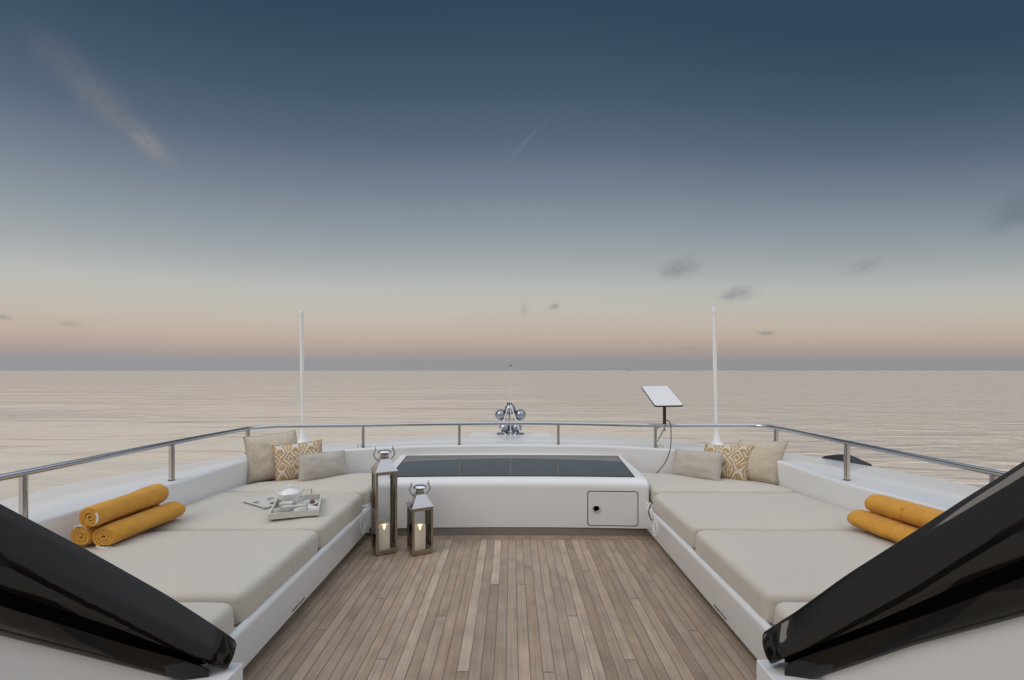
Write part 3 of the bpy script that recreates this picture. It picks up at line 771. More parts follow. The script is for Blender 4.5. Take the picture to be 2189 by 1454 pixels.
# ------------------------------------------------------------------ handrail
def build_rail():
    r = empty('handrail', (0, 5.1, .66), label='long polished steel handrail on short posts running round the bow coaming', cat='handrail')
    og = Vector(r.location)
    top = [(-2.86,.3,.895),(-2.85,1.2,.895),(-2.80,2.0,.897),(-2.757,2.64,.90),(-2.72,3.15,.906),(-2.665,3.70,.91),(-2.61,4.35,.907),(-2.60,4.62,.905)]
    top = [(-2.87,.3,.895),(-2.83,1.6,.896),(-2.757,2.64,.90),(-2.67,3.67,.91),(-2.615,4.50,.906),(-2.575,4.68,.905),(-2.48,4.78,.905),(-2.30,4.83,.905),(-1.571,4.94,.90),(-1.1,5.04,.898),(-.575,5.11,.897),(0,5.15,.897),(.505,5.13,.897),(1.05,5.03,.898),(1.511,4.93,.90),(2.25,4.885,.905),(2.47,4.875,.905),(2.58,4.82,.905),(2.625,4.68,.905),(2.635,4.4,.908),(2.635,3.68,.91),(2.73,2.65,.90),(2.80,1.6,.896),(2.84,.3,.895)]
    pts = [p-og for p in crom(top, 260)]
    MB().tube(pts, .0195, 16).build('top_rail', M['railsteel'], r, angle=80)
    posts = [(-2.757,2.64),(-2.67,3.67),(-2.60,4.60),(-1.571,4.94),(-.575,5.11),(.508,5.13),(1.511,4.93),(2.63,4.66),(2.635,3.68),(2.73,2.65),(-2.83,1.55),(2.80,1.55)]
    for x, y in posts:
        b = rimz(x, y); tz = .905-.008
        ox, oy = (1.45, 1.05) if abs(x) > 2.4 else (1.05, 1.45)
        o = MB().lathe([(.0155, -.004), (.0155, tz-b)], Vector((x, y, b))-og, n=18, sx=ox, sy=oy).build('post', M['steel'], r, angle=80)
        MB().lathe([(0, 0), (.018, 0), (.018, .006), (.0156, .007)], Vector((x, y, b-.001))-og, n=18, sx=ox, sy=oy).build('post_collar', M['black_rubber'], None).parent = o
    return r
build_rail()
for (x, y, side) in ((-1.60, 4.915, 'left'), (1.56, 4.90, 'right')):
    z = rimz(x, y)
    pts = [Vector((0, .0, 0))+Vector((.022*math.cos(a), 0, .012+.02*math.sin(a))) for a in [math.pi*k/12 for k in range(-2, 15)]]
    o = MB().tube(pts, .004, 8).build('pad_eye', M['steel'], origin=(0, 0, 0)); o.location = (x, y, z)
    tag(o, 'small steel eye ring at the foot of the rail post near the %s pillows' % side, 'ring fitting', 'steel eye rings on the coaming')

# ------------------------------------------------------------------ antennas
def antenna(bx, bY, bpy_, tpx, tpy, label):
    base = P(bx, bpy_, bY); topp = P(tpx, tpy, bY)
    r = empty('whip_antenna', base, label=label, cat='antenna', group='tall white antennas behind the pillows')
    d = topp-base; L = d.length; n = d.normalized(); q = n.to_track_quat('Z', 'Y').to_matrix()
    def T(mb): mb.v = [q @ v for v in mb.v]; return mb
    T(MB().lathe([(.0, -.06), (.075, -.06), (.074, .005), (.058, .02), (.045, .045), (.034, .085), (.026, .13), (.022, .16)], (0, 0, 0), n=24)).build('flared_base', M['antenna'], r)
    T(MB().lathe([(.018, .15), (.019, L*.4), (.022, L*.5), (.0235, L-.06)], (0, 0, 0), n=18)).build('mast', M['antenna'], r)
    T(MB().lathe([(.027, L-.06), (.028, L-.012), (.024, L), (0, L+.001)], (0, 0, 0), n=18)).build('cap', M['antenna'], r)
antenna(647.5, 5.45, 947, 644.5, 664, 'slim white antenna pole rising behind the left pillows')
antenna(1532, 5.45, 950, 1526, 658, 'slim white antenna pole rising behind the right pillows')

# satellite panel on pole
def build_dish():
    BL = P(1400, 868, 4.85); BR = P(1462, 867, 4.85); TL = P(1381, 826, 5.36)
    ex = (BR-BL); w = ex.length; ex.normalize(); ey = TL-BL; ey = ey-ex*ey.dot(ex); h = ey.length; ey.normalize(); en = ex.cross(ey)
    c = BL+ex*w/2+ey*h/2
    pole = P(1420.5, 900, 5.02)
    r = empty('satellite_panel', (pole.x, pole.y, .9), label='flat white rectangular satellite panel tilted on a dark pole above the rail', cat='satellite antenna')
    og = Vector(r.location)
    def slab(th, off, ins, m, name):
        poly = round_poly([(-w/2+ins, -h/2+ins), (w/2-ins, -h/2+ins), (w/2-ins, h/2-ins), (-w/2+ins, h/2-ins)], .025-ins, 6)
        a = [c+ex*p.x+ey*p.y+en*(off) -og for p in poly]; b = [c+ex*p.x+ey*p.y+en*(off-th)-og for p in poly]
        return MB().loft([b, a], closed=True, capa=True, capb=True).build(name, m, r, angle=40)
    slab(.014, 0, 0, M['darkpole'], 'panel_housing'); slab(.004, .0035, .004, M['white_dull'], 'panel_face')
    zt = c-en*.02
    MB().tube([Vector((pole.x, pole.y, .885))-og, Vector((pole.x+.0, pole.y, 1.155))-og], .0175, 14).build('pole', M['darkpole'], r)
    MB().tube([Vector((pole.x, pole.y, 1.13))-og, zt-og], .022, 12).build('tilt_joint', M['darkpole'], r)
    # steel bracket to the rail post
    px_, py_ = 1.511, 4.915
    mb = MB()
    mb.tube([Vector((px_, py_, .868))-og, Vector((pole.x, pole.y, .885))-og], .007, 8)
    mb.tube([Vector((px_, py_, .70))-og, Vector((pole.x, pole.y, .86))-og], .007, 8)
    mb.tube([Vector((pole.x, pole.y, .83))-og, Vector((pole.x, pole.y, .89))-og], .012, 10)
    mb.tube([Vector((px_, py_, .855))-og, Vector((px_, py_, .882))-og], .021, 14)
    mb.tube([Vector((px_, py_, .675))-og, Vector((px_, py_, .70))-og], .021, 14)
    mb.build('bracket', M['steel'], r)
build_dish()
def build_cable():
    pts = [P(1420.5, 903, 4.99), P(1424, 899.5, 4.90), P(1430, 900, 4.83), P(1434, 912, 4.80), P(1434.5, 935, 4.79), P(1434, 950, 4.77), P(1431, 967, 4.74), P(1424, 985, 4.73), P(1415, 999, 4.72), P(1406, 1009, 4.72), P(1400, 1014, 4.73)]
    o = MB().tube(crom(pts, 60), .0045, 8).build('cable', M['black_rubber']); tag(o, 'thin black cable looping from the satellite panel over the rail down behind the right pillows', 'cable')
    pts = [P(1389.5, 1066, 4.10), P(1392, 1071, 4.07), P(1394, 1075, 4.02), P(1389, 1084, 3.94), P(1387.0, 1096, 3.90), P(1389.5, 1106, 3.88), P(1393.5, 1113, 3.87)]
    o = MB().tube(crom(pts, 40), .0048, 8).build('cable', M['black_rubber']); tag(o, 'short black cable running from the cabinet corner into the round sunbed socket', 'cable')
build_cable()

# ------------------------------------------------------------------ chrome searchlight cluster and jackstaff
def build_lights():
    base = P(1090.5, 934, 6.2); z0 = .64
    r = empty('searchlight_cluster', (P(1090.5, 934, 6.2).x, 6.2, z0), label='cluster of chrome searchlights on a small tripod in the middle of the foredeck', cat='searchlights')
    og = Vector(r.location); Y = 6.2
    def q(px, py, y=Y): return P(px, py, y)-og
    spots = [(1090.3, 875, 11.2), (1070, 887, 11.4), (1112, 887, 11.4), (1078.6, 914.5, 11), (1103.6, 914.5, 11)]
    for px, py, rp in spots:
        c = q(px, py); rr = rp*Y/F
        o = MB().lathe([(0, -rr*1.15), (rr*.38, -rr*1.12), (rr*.72, -rr*.85), (rr*.92, -rr*.45), (rr, 0), (rr*1.02, rr*.5), (rr*1.05, rr*1.1), (rr*.98, rr*1.2), (0, rr*1.15)], c, axis='Y', n=26).build('lamp_housing', M['lampchrome'], r, angle=60)
        MB().lathe([(rr*1.02, rr*.45), (rr*1.12, rr*.5), (rr*1.12, rr*.72), (rr*1.03, rr*.78)], c, axis='Y', n=26).build('rim_band', M['steel'], None).parent = o
    mb = MB()
    mb.tube([q(1089.5, 938), q(1089.5, 862)], .012, 10); mb.tube([q(1076, 896.5), q(1104, 896.5)], .011, 8); mb.tube([q(1080, 925), q(1101, 925)], .01, 8)
    mb.box(q(1089.5, 863), (.07, .05, .03)); mb.build('mast_frame', M['steel'], r)
    for a, b in (((1087, 866), (1068.5, 925)), ((1092, 866), (1112, 925)), ((1076, 924), (1090, 939)), ((1104, 924), (1092, 939))):
        pa = q(*a, 6.08); pb = q(*b, 6.0)
        MB().tube([pa, pb], .0065, 8).build('leg', M['antenna'], r)
    for px, py, w in ((1070, 930, .055), (1112, 930, .055), (1090.5, 937.5, .05), (1081, 934, .03), (1100, 934, .03)):
        c = q(px, py, 6.1); c.z = .655-og.z+.004
        MB().lathe([(0, .012), (w*.5, .010), (w, .0), (w, -.012), (0, -.012)], c, n=20).build('foot', M['lampchrome'], r)
    p = P(1092, 940, 5.85)
    s = empty('jackstaff', p, label='thin white staff with a black ball tip in front of the searchlight cluster', cat='pole')
    t = P(1091.3, 782, 5.85)-p
    MB().tube([Vector((0, 0, -.03)), t], [.0055, .003], 8).build('staff', M['white_dull'], s)
    MB().lathe([(0, -.011), (.008, -.008), (.011, 0), (.008, .008), (0, .011)], t, n=12).build('ball_tip', M['black_rubber'], s)
build_lights()

# black canvas thing beyond the right gunwale
def build_cover():
    pts = [(1755, 979), (1762, 975), (1775, 973.3), (1795, 973.8), (1806, 976.5), (1815, 982), (1826, 988), (1833, 992)]
    top = [P(x, y, lerp(5.0, 4.62, (x-1755)/78)) for x, y in pts]
    rings = []
    for t in top:
        base = .50; hh = max(.01, t.z-base)
        rings.append([Vector((t.x+dx, t.y+dx*.6, base-.06+(hh+.06)*f)) for dx, f in ((-.05, 0), (-.035, .6), (0, 1), (.14, .97), (.26, .7), (.30, 0))])
    o = MB().loft(rings, closed=True, capa=True, capb=True).build('canvas_cover', M['black_rubber'], origin=(3.3, 4.8, .5), angle=70)
    tag(o, 'low black canvas cover showing just past the right deck edge behind a rail post', 'cover')
build_cover()

# ------------------------------------------------------------------ pillows
def pillow(name, BL, BR, TL, TR, T, m, label, piping=None, group='scatter pillows in the corners of the sunbeds', seed=0, conc=.055, nmid=None):
    BL, BR, TL, TR = map(Vector, (BL, BR, TL, TR)); n = 30
    c = (BL+BR+TL+TR)/4; nr = ((BR-BL).cross(TL-BL)).normalized()
    if nr.y > 0: nr = -nr
    def pos(u, v):
        a, b = 2*u-1, 2*v-1
        uu = .5+a/2*(1-conc*(1-b*b)); vv = .5+b/2*(1-conc*(1-a*a)*1.1)
        p = BL.lerp(BR, uu).lerp(TL.lerp(TR, uu), vv)
        # edges sag slightly
        p += Vector((0, 0, noise.noise(Vector((u*3+seed, v*3, seed)))*.006))
        return p
    def th(u, v):
        a, b = abs(2*u-1), abs(2*v-1)
        base = max(0, (1-a**2.6))*max(0, (1-b**2.6))
        w = noise.noise(Vector((u*4.5+seed*3, v*4.5, 1.7)))*.17+noise.noise(Vector((u*11+seed, v*11, 4.7)))*.06
        return T/2*(base**.60)*(1+w)
    V = []; Fc = []; UV = []
    idx = {}
    for side in (1, -1):
        for j in range(n+1):
            for i in range(n+1):
                u, v = i/n, j/n; edge = i in (0, n) or j in (0, n)
                if edge and (i, j) in idx and side == -1: idx[(i, j, -1)] = idx[(i, j)]; continue
                p = pos(u, v)+nr*(0 if edge else side*th(u, v)); k = len(V); V.append(p-c); UV.append((u, v))
                if edge: idx[(i, j)] = k; idx[(i, j, 1)] = k
                else: idx[(i, j, side)] = k
    for i in range(n+1):
        for j in range(n+1):
            if (i, j) in idx: idx[(i, j, -1)] = idx[(i, j)]
    for side in (1, -1):
        for j in range(n):
            for i in range(n):
                Fc.append((idx[(i, j, side)], idx[(i+1, j, side)], idx[(i+1, j+1, side)], idx[(i, j+1, side)]))
    o = mesh_obj(name, V, Fc, m, angle=180)
    o.location = c
    uvl = o.data.uv_layers.new(name='UVMap')
    asp = (BR-BL).length/max(.01, (TL-BL).length)
    for lp in o.data.loops: 
        uu, vv = UV[lp.vertex_index]; uvl.data[lp.index].uv = (uu*asp, vv)
    tag(o, label, 'pillow', group)
    ed = [pos(t/n, 0)-c for t in range(n)]+[pos(1, t/n)-c for t in range(n)]+[pos(1-t/n, 1)-c for t in range(n)]+[pos(0, 1-t/n)-c for t in range(n)]
    ed.append(ed[0])
    MB().tube(ed, .0042, 6, cap=False).build('piping', piping or m, o)
    return o
ZP = .438
def GP(x, y): return (x, y, ZP)
M['damask_pipe'] = M['linen']
M['ikat_pipe'] = mat('ochre_piping', (.45, .31, .14), .9)
# left corner
pillow('scatter_pillow', GP(-2.455, 4.35), GP(-2.02, 4.60), P(520, 934, 4.43), P(631, 920, 4.72), .20, M['damask'], 'largest cream damask pillow standing in the left corner behind the patterned one', M['linen'], seed=1)
pillow('scatter_pillow', (-2.20, 4.36, ZP), (-1.80, 4.54, ZP), P(581, 953, 4.45), P(687, 940, 4.70), .17, M['ikat'], 'mustard and cream patterned pillow in the left corner between two plain ones', M['ikat_pipe'], seed=2)
pillow('scatter_pillow', (-1.955, 4.29, ZP), (-1.635, 4.66, ZP), P(637, 973, 4.36), P(736, 963, 4.74), .15, M['linen'], 'low plain taupe oblong pillow in front of the left patterned pillow', seed=3, conc=.02)
# right corner
pillow('scatter_pillow', GP(2.01, 4.58), GP(2.43, 4.29), P(1583, 940, 4.66), P(1686, 943, 4.40), .20, M['damask'], 'largest cream damask pillow standing in the right corner beside the patterned one', M['linen'], seed=4)
pillow('scatter_pillow', (1.80, 4.56, ZP), (2.19, 4.37, ZP), P(1508, 950, 4.72), P(1612, 954, 4.46), .17, M['ikat'], 'mustard and cream patterned pillow in the right corner between two plain ones', M['ikat_pipe'], seed=5)
pillow('scatter_pillow', (1.585, 4.66, ZP), (1.915, 4.32, ZP), P(1444, 961, 4.74), P(1546, 968, 4.40), .15, M['linen'], 'low plain taupe oblong pillow in front of the right patterned pillow', seed=6, conc=.02)

# ------------------------------------------------------------------ lanterns
def lantern(cx, cy, rz, eave, label, clabel):
    s = .171; hs = s/2
    r = empty('lantern', (cx, cy, 0), rz, label=label, cat='lantern', group='metal and glass candle lanterns on the teak deck')
    MB().box((0, 0, .008), (s-.02, s-.02, .016)).build('foot_plinth', M['bronze'], r, bevel=.002)
    f = MB(); f2 = MB()
    f.box((0, 0, .022), (s, s, .010))
    for a in range(4):
        m4 = Matrix.Rotation(a*math.pi/2, 4, 'Z') @ Matrix.Translation((0, -hs+.006, .034)); f.box(None, (s if a % 2 else s-.0241, .012, .022), mat4=m4)
        m4 = Matrix.Rotation(a*math.pi/2, 4, 'Z') @ Matrix.Translation((0, -hs+.006, eave-.012)); f2.box(None, (s if a % 2 else s-.0241, .012, .020), mat4=m4)
    zc = (.045+eave-.022)/2; hh = eave-.022-.045
    f.build('base_frame', M['bronze'], r, bevel=.0015); f2.build('top_frame', M['bronze'], r, bevel=.0015)
    for sx in (-1, 1):
        for sy in (-1, 1):
            g = MB().box((sx*(hs-.009), sy*(hs-.0015), zc), (.018, .003, hh)).box((sx*(hs-.0015), sy*(hs-.0105), zc), (.003, .015, hh))
            g.build('corner_post', M['bronze'], r, smooth=False)
    for a in range(4):
        m4 = Matrix.Rotation(a*math.pi/2, 4, 'Z') @ Matrix.Translation((0, -hs+.0060, zc)); MB().box(None, (s-.024, .002, hh), mat4=m4).build('glass_pane', M['glass'], r, smooth=False)
    # hinge and latch on the door side
    MB().box((-hs+.006, -hs-.002, zc+hh*.1), (.006, .004, .02)).build('hinge', M['bronze'], r)
    e = hs+.006; tt = .037; ht = .098
    rings = [[Vector((x*k, y*k, z)) for x, y in ((-1,-1),(1,-1),(1,1),(-1,1))] for k, z in ((e-.002, eave-.004), (e, eave), (e, eave+.006), (e-.004, eave+.009), (tt, eave+ht), (tt, eave+ht+.003))]
    MB().loft(rings, closed=True, capa=True, capb=True).build('roof', M['roofmetal'], r, smooth=False)
    z = eave+ht
    MB().lathe([(.0, z), (.032, z), (.034, z+.012), (.030, z+.028), (.034, z+.036), (.034, z+.04), (0, z+.04)], (0, 0, 0), n=24).build('chimney_neck', M['bronze'], r)
    MB().lathe([(.0, z+.040), (.046, z+.043), (.056, z+.050), (.057, z+.054), (.050, z+.062), (.034, z+.069), (.018, z+.072), (0, z+.073)], (0, 0, 0), n=30).build('cap', M['chrome'], r)
    for sx in (-1, 1):
        pts = [Vector((sx*.036, 0, z-.012)), Vector((sx*.052, 0, z-.010)), Vector((sx*.072, 0, z+.006)), Vector((sx*.083, 0, z+.028)), Vector((sx*.083, 0, z+.048)), Vector((sx*.074, 0, z+.062)), Vector((sx*.070, 0, z+.074))]
        o = MB().tube(crom(pts, 20), .0048, 8).build('handle', M['bronze'], r)
        MB().lathe([(0, z+.070), (.009, z+.073), (.009, z+.078), (.003, z+.084), (.005, z+.090), (.0, z+.102)], (sx*.070, 0, 0), n=10).build('finial', M['bronze'], None).parent = o
    # candle
    c = empty('candle', (cx, cy, .027), 0, label=clabel, cat='candle', group='lit white pillar candles in the lanterns')
    rc = .045; hb = .195; n = 36; rings = []
    face = math.atan2(-cy, -cx)
    def top(a): return hb-.034*math.exp(-((math.atan2(math.sin(a-face), math.cos(a-face)))/.30)**4)
    def ring(rr, fz):
        return [Vector((rr*math.cos(2*math.pi*k/n), rr*math.sin(2*math.pi*k/n), fz(2*math.pi*k/n))) for k in range(n)]
    rings = [ring(rc*.96, lambda a: 0), ring(rc, lambda a: .004), ring(rc, lambda a: .1), ring(rc, lambda a: top(a)-.008), ring(rc*.975, lambda a: top(a)-.002), ring(rc*.93, lambda a: top(a)), ring(rc*.8, lambda a: top(a)-.001), ring(rc*.5, lambda a: min(top(a), hb-.004)), ring(rc*.42, lambda a: hb-.034), ring(rc*.3, lambda a: hb-.038), ring(rc*.05, lambda a: hb-.039)]
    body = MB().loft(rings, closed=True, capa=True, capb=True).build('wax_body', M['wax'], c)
    MB().tube([Vector((0, 0, hb-.048)), Vector((0, 0, hb-.036))], .0015, 6).build('wick', M['black_rubber'], c)
    MB().lathe([(0, hb-.040), (.0050, hb-.034), (.0068, hb-.026), (.0055, hb-.016), (.0028, hb-.006), (0, hb+.004)], (0, 0, 0), n=14).build('flame', M['flame'], c)
    ld_ = bpy.data.lights.new('candle_glow', 'POINT'); ld_.energy = 0.006; ld_.color = (1, .62, .30); ld_.shadow_soft_size = .01
    lo_ = bpy.data.objects.new('candle_glow', ld_); col.objects.link(lo_); lo_.parent = c; lo_.location = (.0, 0, hb-.010)
    return r
cz = lambda px, py: PZ(px, py, 0)
def lcen(px, py, a, s=.171):
    p = cz(px, py); h = s/2; ca, sa = math.cos(a), math.sin(a)
    return p.x+h*(ca-sa), p.y+h*(sa+ca)
a1 = R(28); x, y = lcen(803.5, 1191, a1)
lantern(x, y, a1, .663, 'tall narrow metal and glass candle lantern, the taller of the two', 'lit white pillar candle inside the tall lantern')
a2 = R(27); x, y = lcen(881.5, 1191.5, a2)
lantern(x, y, a2, .378, 'short square metal and glass candle lantern right of the tall one', 'lit white pillar candle inside the short lantern')

# ------------------------------------------------------------------ towels
def towel(A, B, rad, label, group, seed=0, text=None, turns=4.3, squash=.94, closed_far=0, loop=None, crease=None, rot=0.0, wide=1.0):
    A = Vector(A); B = Vector(B); ax = (B-A); L = ax.length; ax.normalize()
    side = ax.cross(Vector((0, 0, 1))).normalized(); up = side.cross(ax)
    r = empty('rolled_towel', A, label=label, cat='towel', group=group)
    rot = R(-112)-2.2-2*math.pi*turns if rot == 0 else rot
    rad *= 1.20
    t = rad/turns*.92; r0 = .007; nphi = int(turns*28)
    def spiral(sc, l):
        po = []; pi_ = []
        for i in range(nphi+1):
            ph = 2*math.pi*turns*i/nphi; rr = lerp(r0, rad-t/2, i/nphi)
            wob = 1+.08*noise.noise(Vector((math.cos(ph)*1.3+seed, math.sin(ph)*1.3, l*2.0+seed)))+.035*noise.noise(Vector((math.cos(ph)*2+seed, math.sin(ph)*2, l*14)))
            rr += t*.22*noise.noise(Vector((ph*.75, seed*3.1, l*3)))*(1-(i/nphi)**6)
            for lst, q in ((po, rr+t*.34), (pi_, rr-t*.38)):
                q = max(.001, q)*wob*sc; a = ph+rot+2.2
                lst.append((q*math.cos(a)*wide, q*math.sin(a)*squash))
        return po+pi_[::-1]
    rings = []; K = 40
    for k in range(K+1):
        l = L*k/K; u = k/K; sc = 1+.03*math.sin(u*5+seed)+.07*u
        sc *= 1-.12*max(0, 1-l/.02)**2*(1 if True else 0)
        if closed_far: sc *= 1-closed_far*(1-sst(0, .09, L-l))
        else: sc *= 1-.10*(1-sst(0, .03, L-l))
        if crease:
            for cc, dep in crease: sc *= 1-dep*math.exp(-((u-cc)/.018)**2)
        rings.append([ax*l+side*x_+up*y_ for x_, y_ in spiral(sc, l)])
    mb = MB().loft(rings, closed=True, capa=False, capb=False)
    # ragged spiral end faces
    m = nphi+1; n2 = 2*m; base_b = K*n2
    for i in range(nphi):
        mb.f.append((i, i+1, n2-2-i, n2-1-i)); mb.f.append((base_b+i+1, base_b+i, base_b+n2-1-i, base_b+n2-2-i))
    mb.build('towel_roll', M['towel'], r, angle=50)
    if closed_far:
        c = ax*(L-.002); cap = []
        for rr_, dl in ((rad*(1-closed_far)*.96, -.002), (rad*(1-closed_far)*.7, .012), (rad*(1-closed_far)*.3, .016), (.001, .017)):
            cap.append([c+ax*dl+side*(rr_*math.cos(2*math.pi*k/30)*wide)+up*(rr_*squash*math.sin(2*math.pi*k/30)) for k in range(30)])
        MB().loft(cap, closed=True).build('folded_end', M['towel'], r)
    if loop:   # white hanging loop tape showing at the near end
        a0, a1_, rr_ = loop; pts = [lerp(a0, a1_, k/14) for k in range(15)]
        g = []
        for dl, dr in ((-.006, -.004), (-.007, .004), (.02, .004), (.02, -.004)):
            g.append([ax*dl+side*((rr_+dr)*math.cos(a)*wide)+up*((rr_+dr)*math.sin(a)*squash) for a in pts])
        MB().loft([[g[j][i] for j in range(4)] for i in range(15)], closed=True, capa=True, capb=True).build('hanging_loop', M['label_white'], r)
    if text:
        cu = bpy.data.curves.new('txt', 'FONT'); cu.body = text; cu.size = .07; cu.space_character = 1.9; cu.offset = -.0022
        to = bpy.data.objects.new('txt', cu); col.objects.link(to)
        dg = bpy.context.evaluated_depsgraph_get(); me = bpy.data.meshes.new_from_object(to.evaluated_get(dg))
        bpy.data.objects.remove(to)
        bm = bmesh.new(); bm.from_mesh(me); bmesh.ops.subdivide_edges(bm, edges=bm.edges[:], cuts=2); bm.to_mesh(me)
        xs = [v.co.x for v in me.vertices]; x0 = (min(xs)+max(xs))/2; bins = {}
        for v in me.vertices:
            l = L*.55+(v.co.x-x0)*sgn; an = math.pi/2-(-.0)+ (text_ang+(v.co.y-.025)/rad)*sgn
            sc_ = 1+.03*math.sin(l/L*5+seed)+.07*l/L
            if crease:
                for cc, dep in crease: sc_ *= 1-dep*math.exp(-((l/L-cc)/.018)**2)
            ph = an-rot-2.2; wob = 1+.08*noise.noise(Vector((math.cos(ph)*1.3+seed, math.sin(ph)*1.3, l*2.0+seed)))+.035*noise.noise(Vector((math.cos(ph)*2+seed, math.sin(ph)*2, l*14)))
            th_ = (ph-2*math.pi*turns) % (2*math.pi); fr = 1-(2*math.pi-th_ if th_ > 0 else 0)/(2*math.pi*turns)
            rr = (lerp(r0, rad-t/2, fr)+t*.34)*sc_*wob+.0018
            v.co = ax*l+side*rr*math.cos(an)*wide+up*rr*math.sin(an)*squash
        bm.free()
        adj = {}
        for e_ in me.edges: adj.setdefault(e_.vertices[0], []).append(e_.vertices[1]); adj.setdefault(e_.vertices[1], []).append(e_.vertices[0])
        comp = {}; nc = 0
        for v0 in range(len(me.vertices)):
            if v0 in comp: continue
            stk = [v0]; comp[v0] = nc
            while stk:
                q = stk.pop()
                for w_ in adj.get(q, []):
                    if w_ not in comp: comp[w_] = nc; stk.append(w_)
            nc += 1
        for c_ in range(nc):
            ids = [i for i in range(len(me.vertices)) if comp[i] == c_]; mp_ = {i: k for k, i in enumerate(ids)}
            fs_ = [tuple(mp_[i] for i in p.vertices) for p in me.polygons if comp[p.vertices[0]] == c_]
            mesh_obj('embossed_letter', [me.vertices[i].co.copy() for i in ids], fs_, M['towel_text'], r, smooth=False)
    return r
gl = 'rolled mustard towels stacked on the left sunbed'; gr = 'rolled mustard towels on the right sunbed'
rt = .069; ZT = .443
text_ang = -.75; sgn = 1
towel((-2.385, 2.735, ZT+rt*.88), (-2.350, 3.27, ZT+rt*.92), rt, 'rolled mustard towel on the left sunbed, lower front of the stack of three', gl, seed=1, text='ICON', loop=(-2.2, -1.25, rt*1.04), turns=3.2, squash=.86, wide=1.10)
towel((-2.527, 2.74, ZT+rt*.9), (-2.485, 3.25, ZT+rt*.9), rt*.97, 'rolled mustard towel on the left sunbed, lower one against the white wall', gl, seed=2, loop=(.85, 2.1, rt*1.02), turns=2.7)
towel((-2.445, 2.71, ZT+rt*2.65), (-2.44, 3.24, ZT+rt*2.68), rt, 'rolled mustard towel on the left sunbed, topmost of the stack of three', gl, seed=3, text='ICON', loop=(-.70, .70, rt*.70), turns=3.1)
text_ang = -.7; sgn = -1
towel((2.375, 2.58, ZT+rt*.85), (2.318, 3.12, ZT+rt*.80), rt, 'rolled mustard towel on the right sunbed, lower front one with a deep crease', gr, seed=4, text='ICON', crease=[(.46, .17), (.38, .06), (.24, .07), (.70, .08)], turns=4, squash=.74, wide=1.24)
towel((2.555, 2.60, ZT+rt*.85), (2.49, 3.09, ZT+rt*.85), rt*.95, 'rolled mustard towel on the right sunbed, lower one against the white wall', gr, seed=5, turns=4, squash=.86)
towel((2.475, 2.60, ZT+rt*2.46), (2.395, 3.08, ZT+rt*2.42), rt, 'rolled mustard towel on the right sunbed, topmost one with creases by the wall', gr, seed=6, text='ICON', crease=[(.50, .18), (.42, .06), (.27, .07), (.76, .07)], turns=4, squash=.80, wide=1.20)

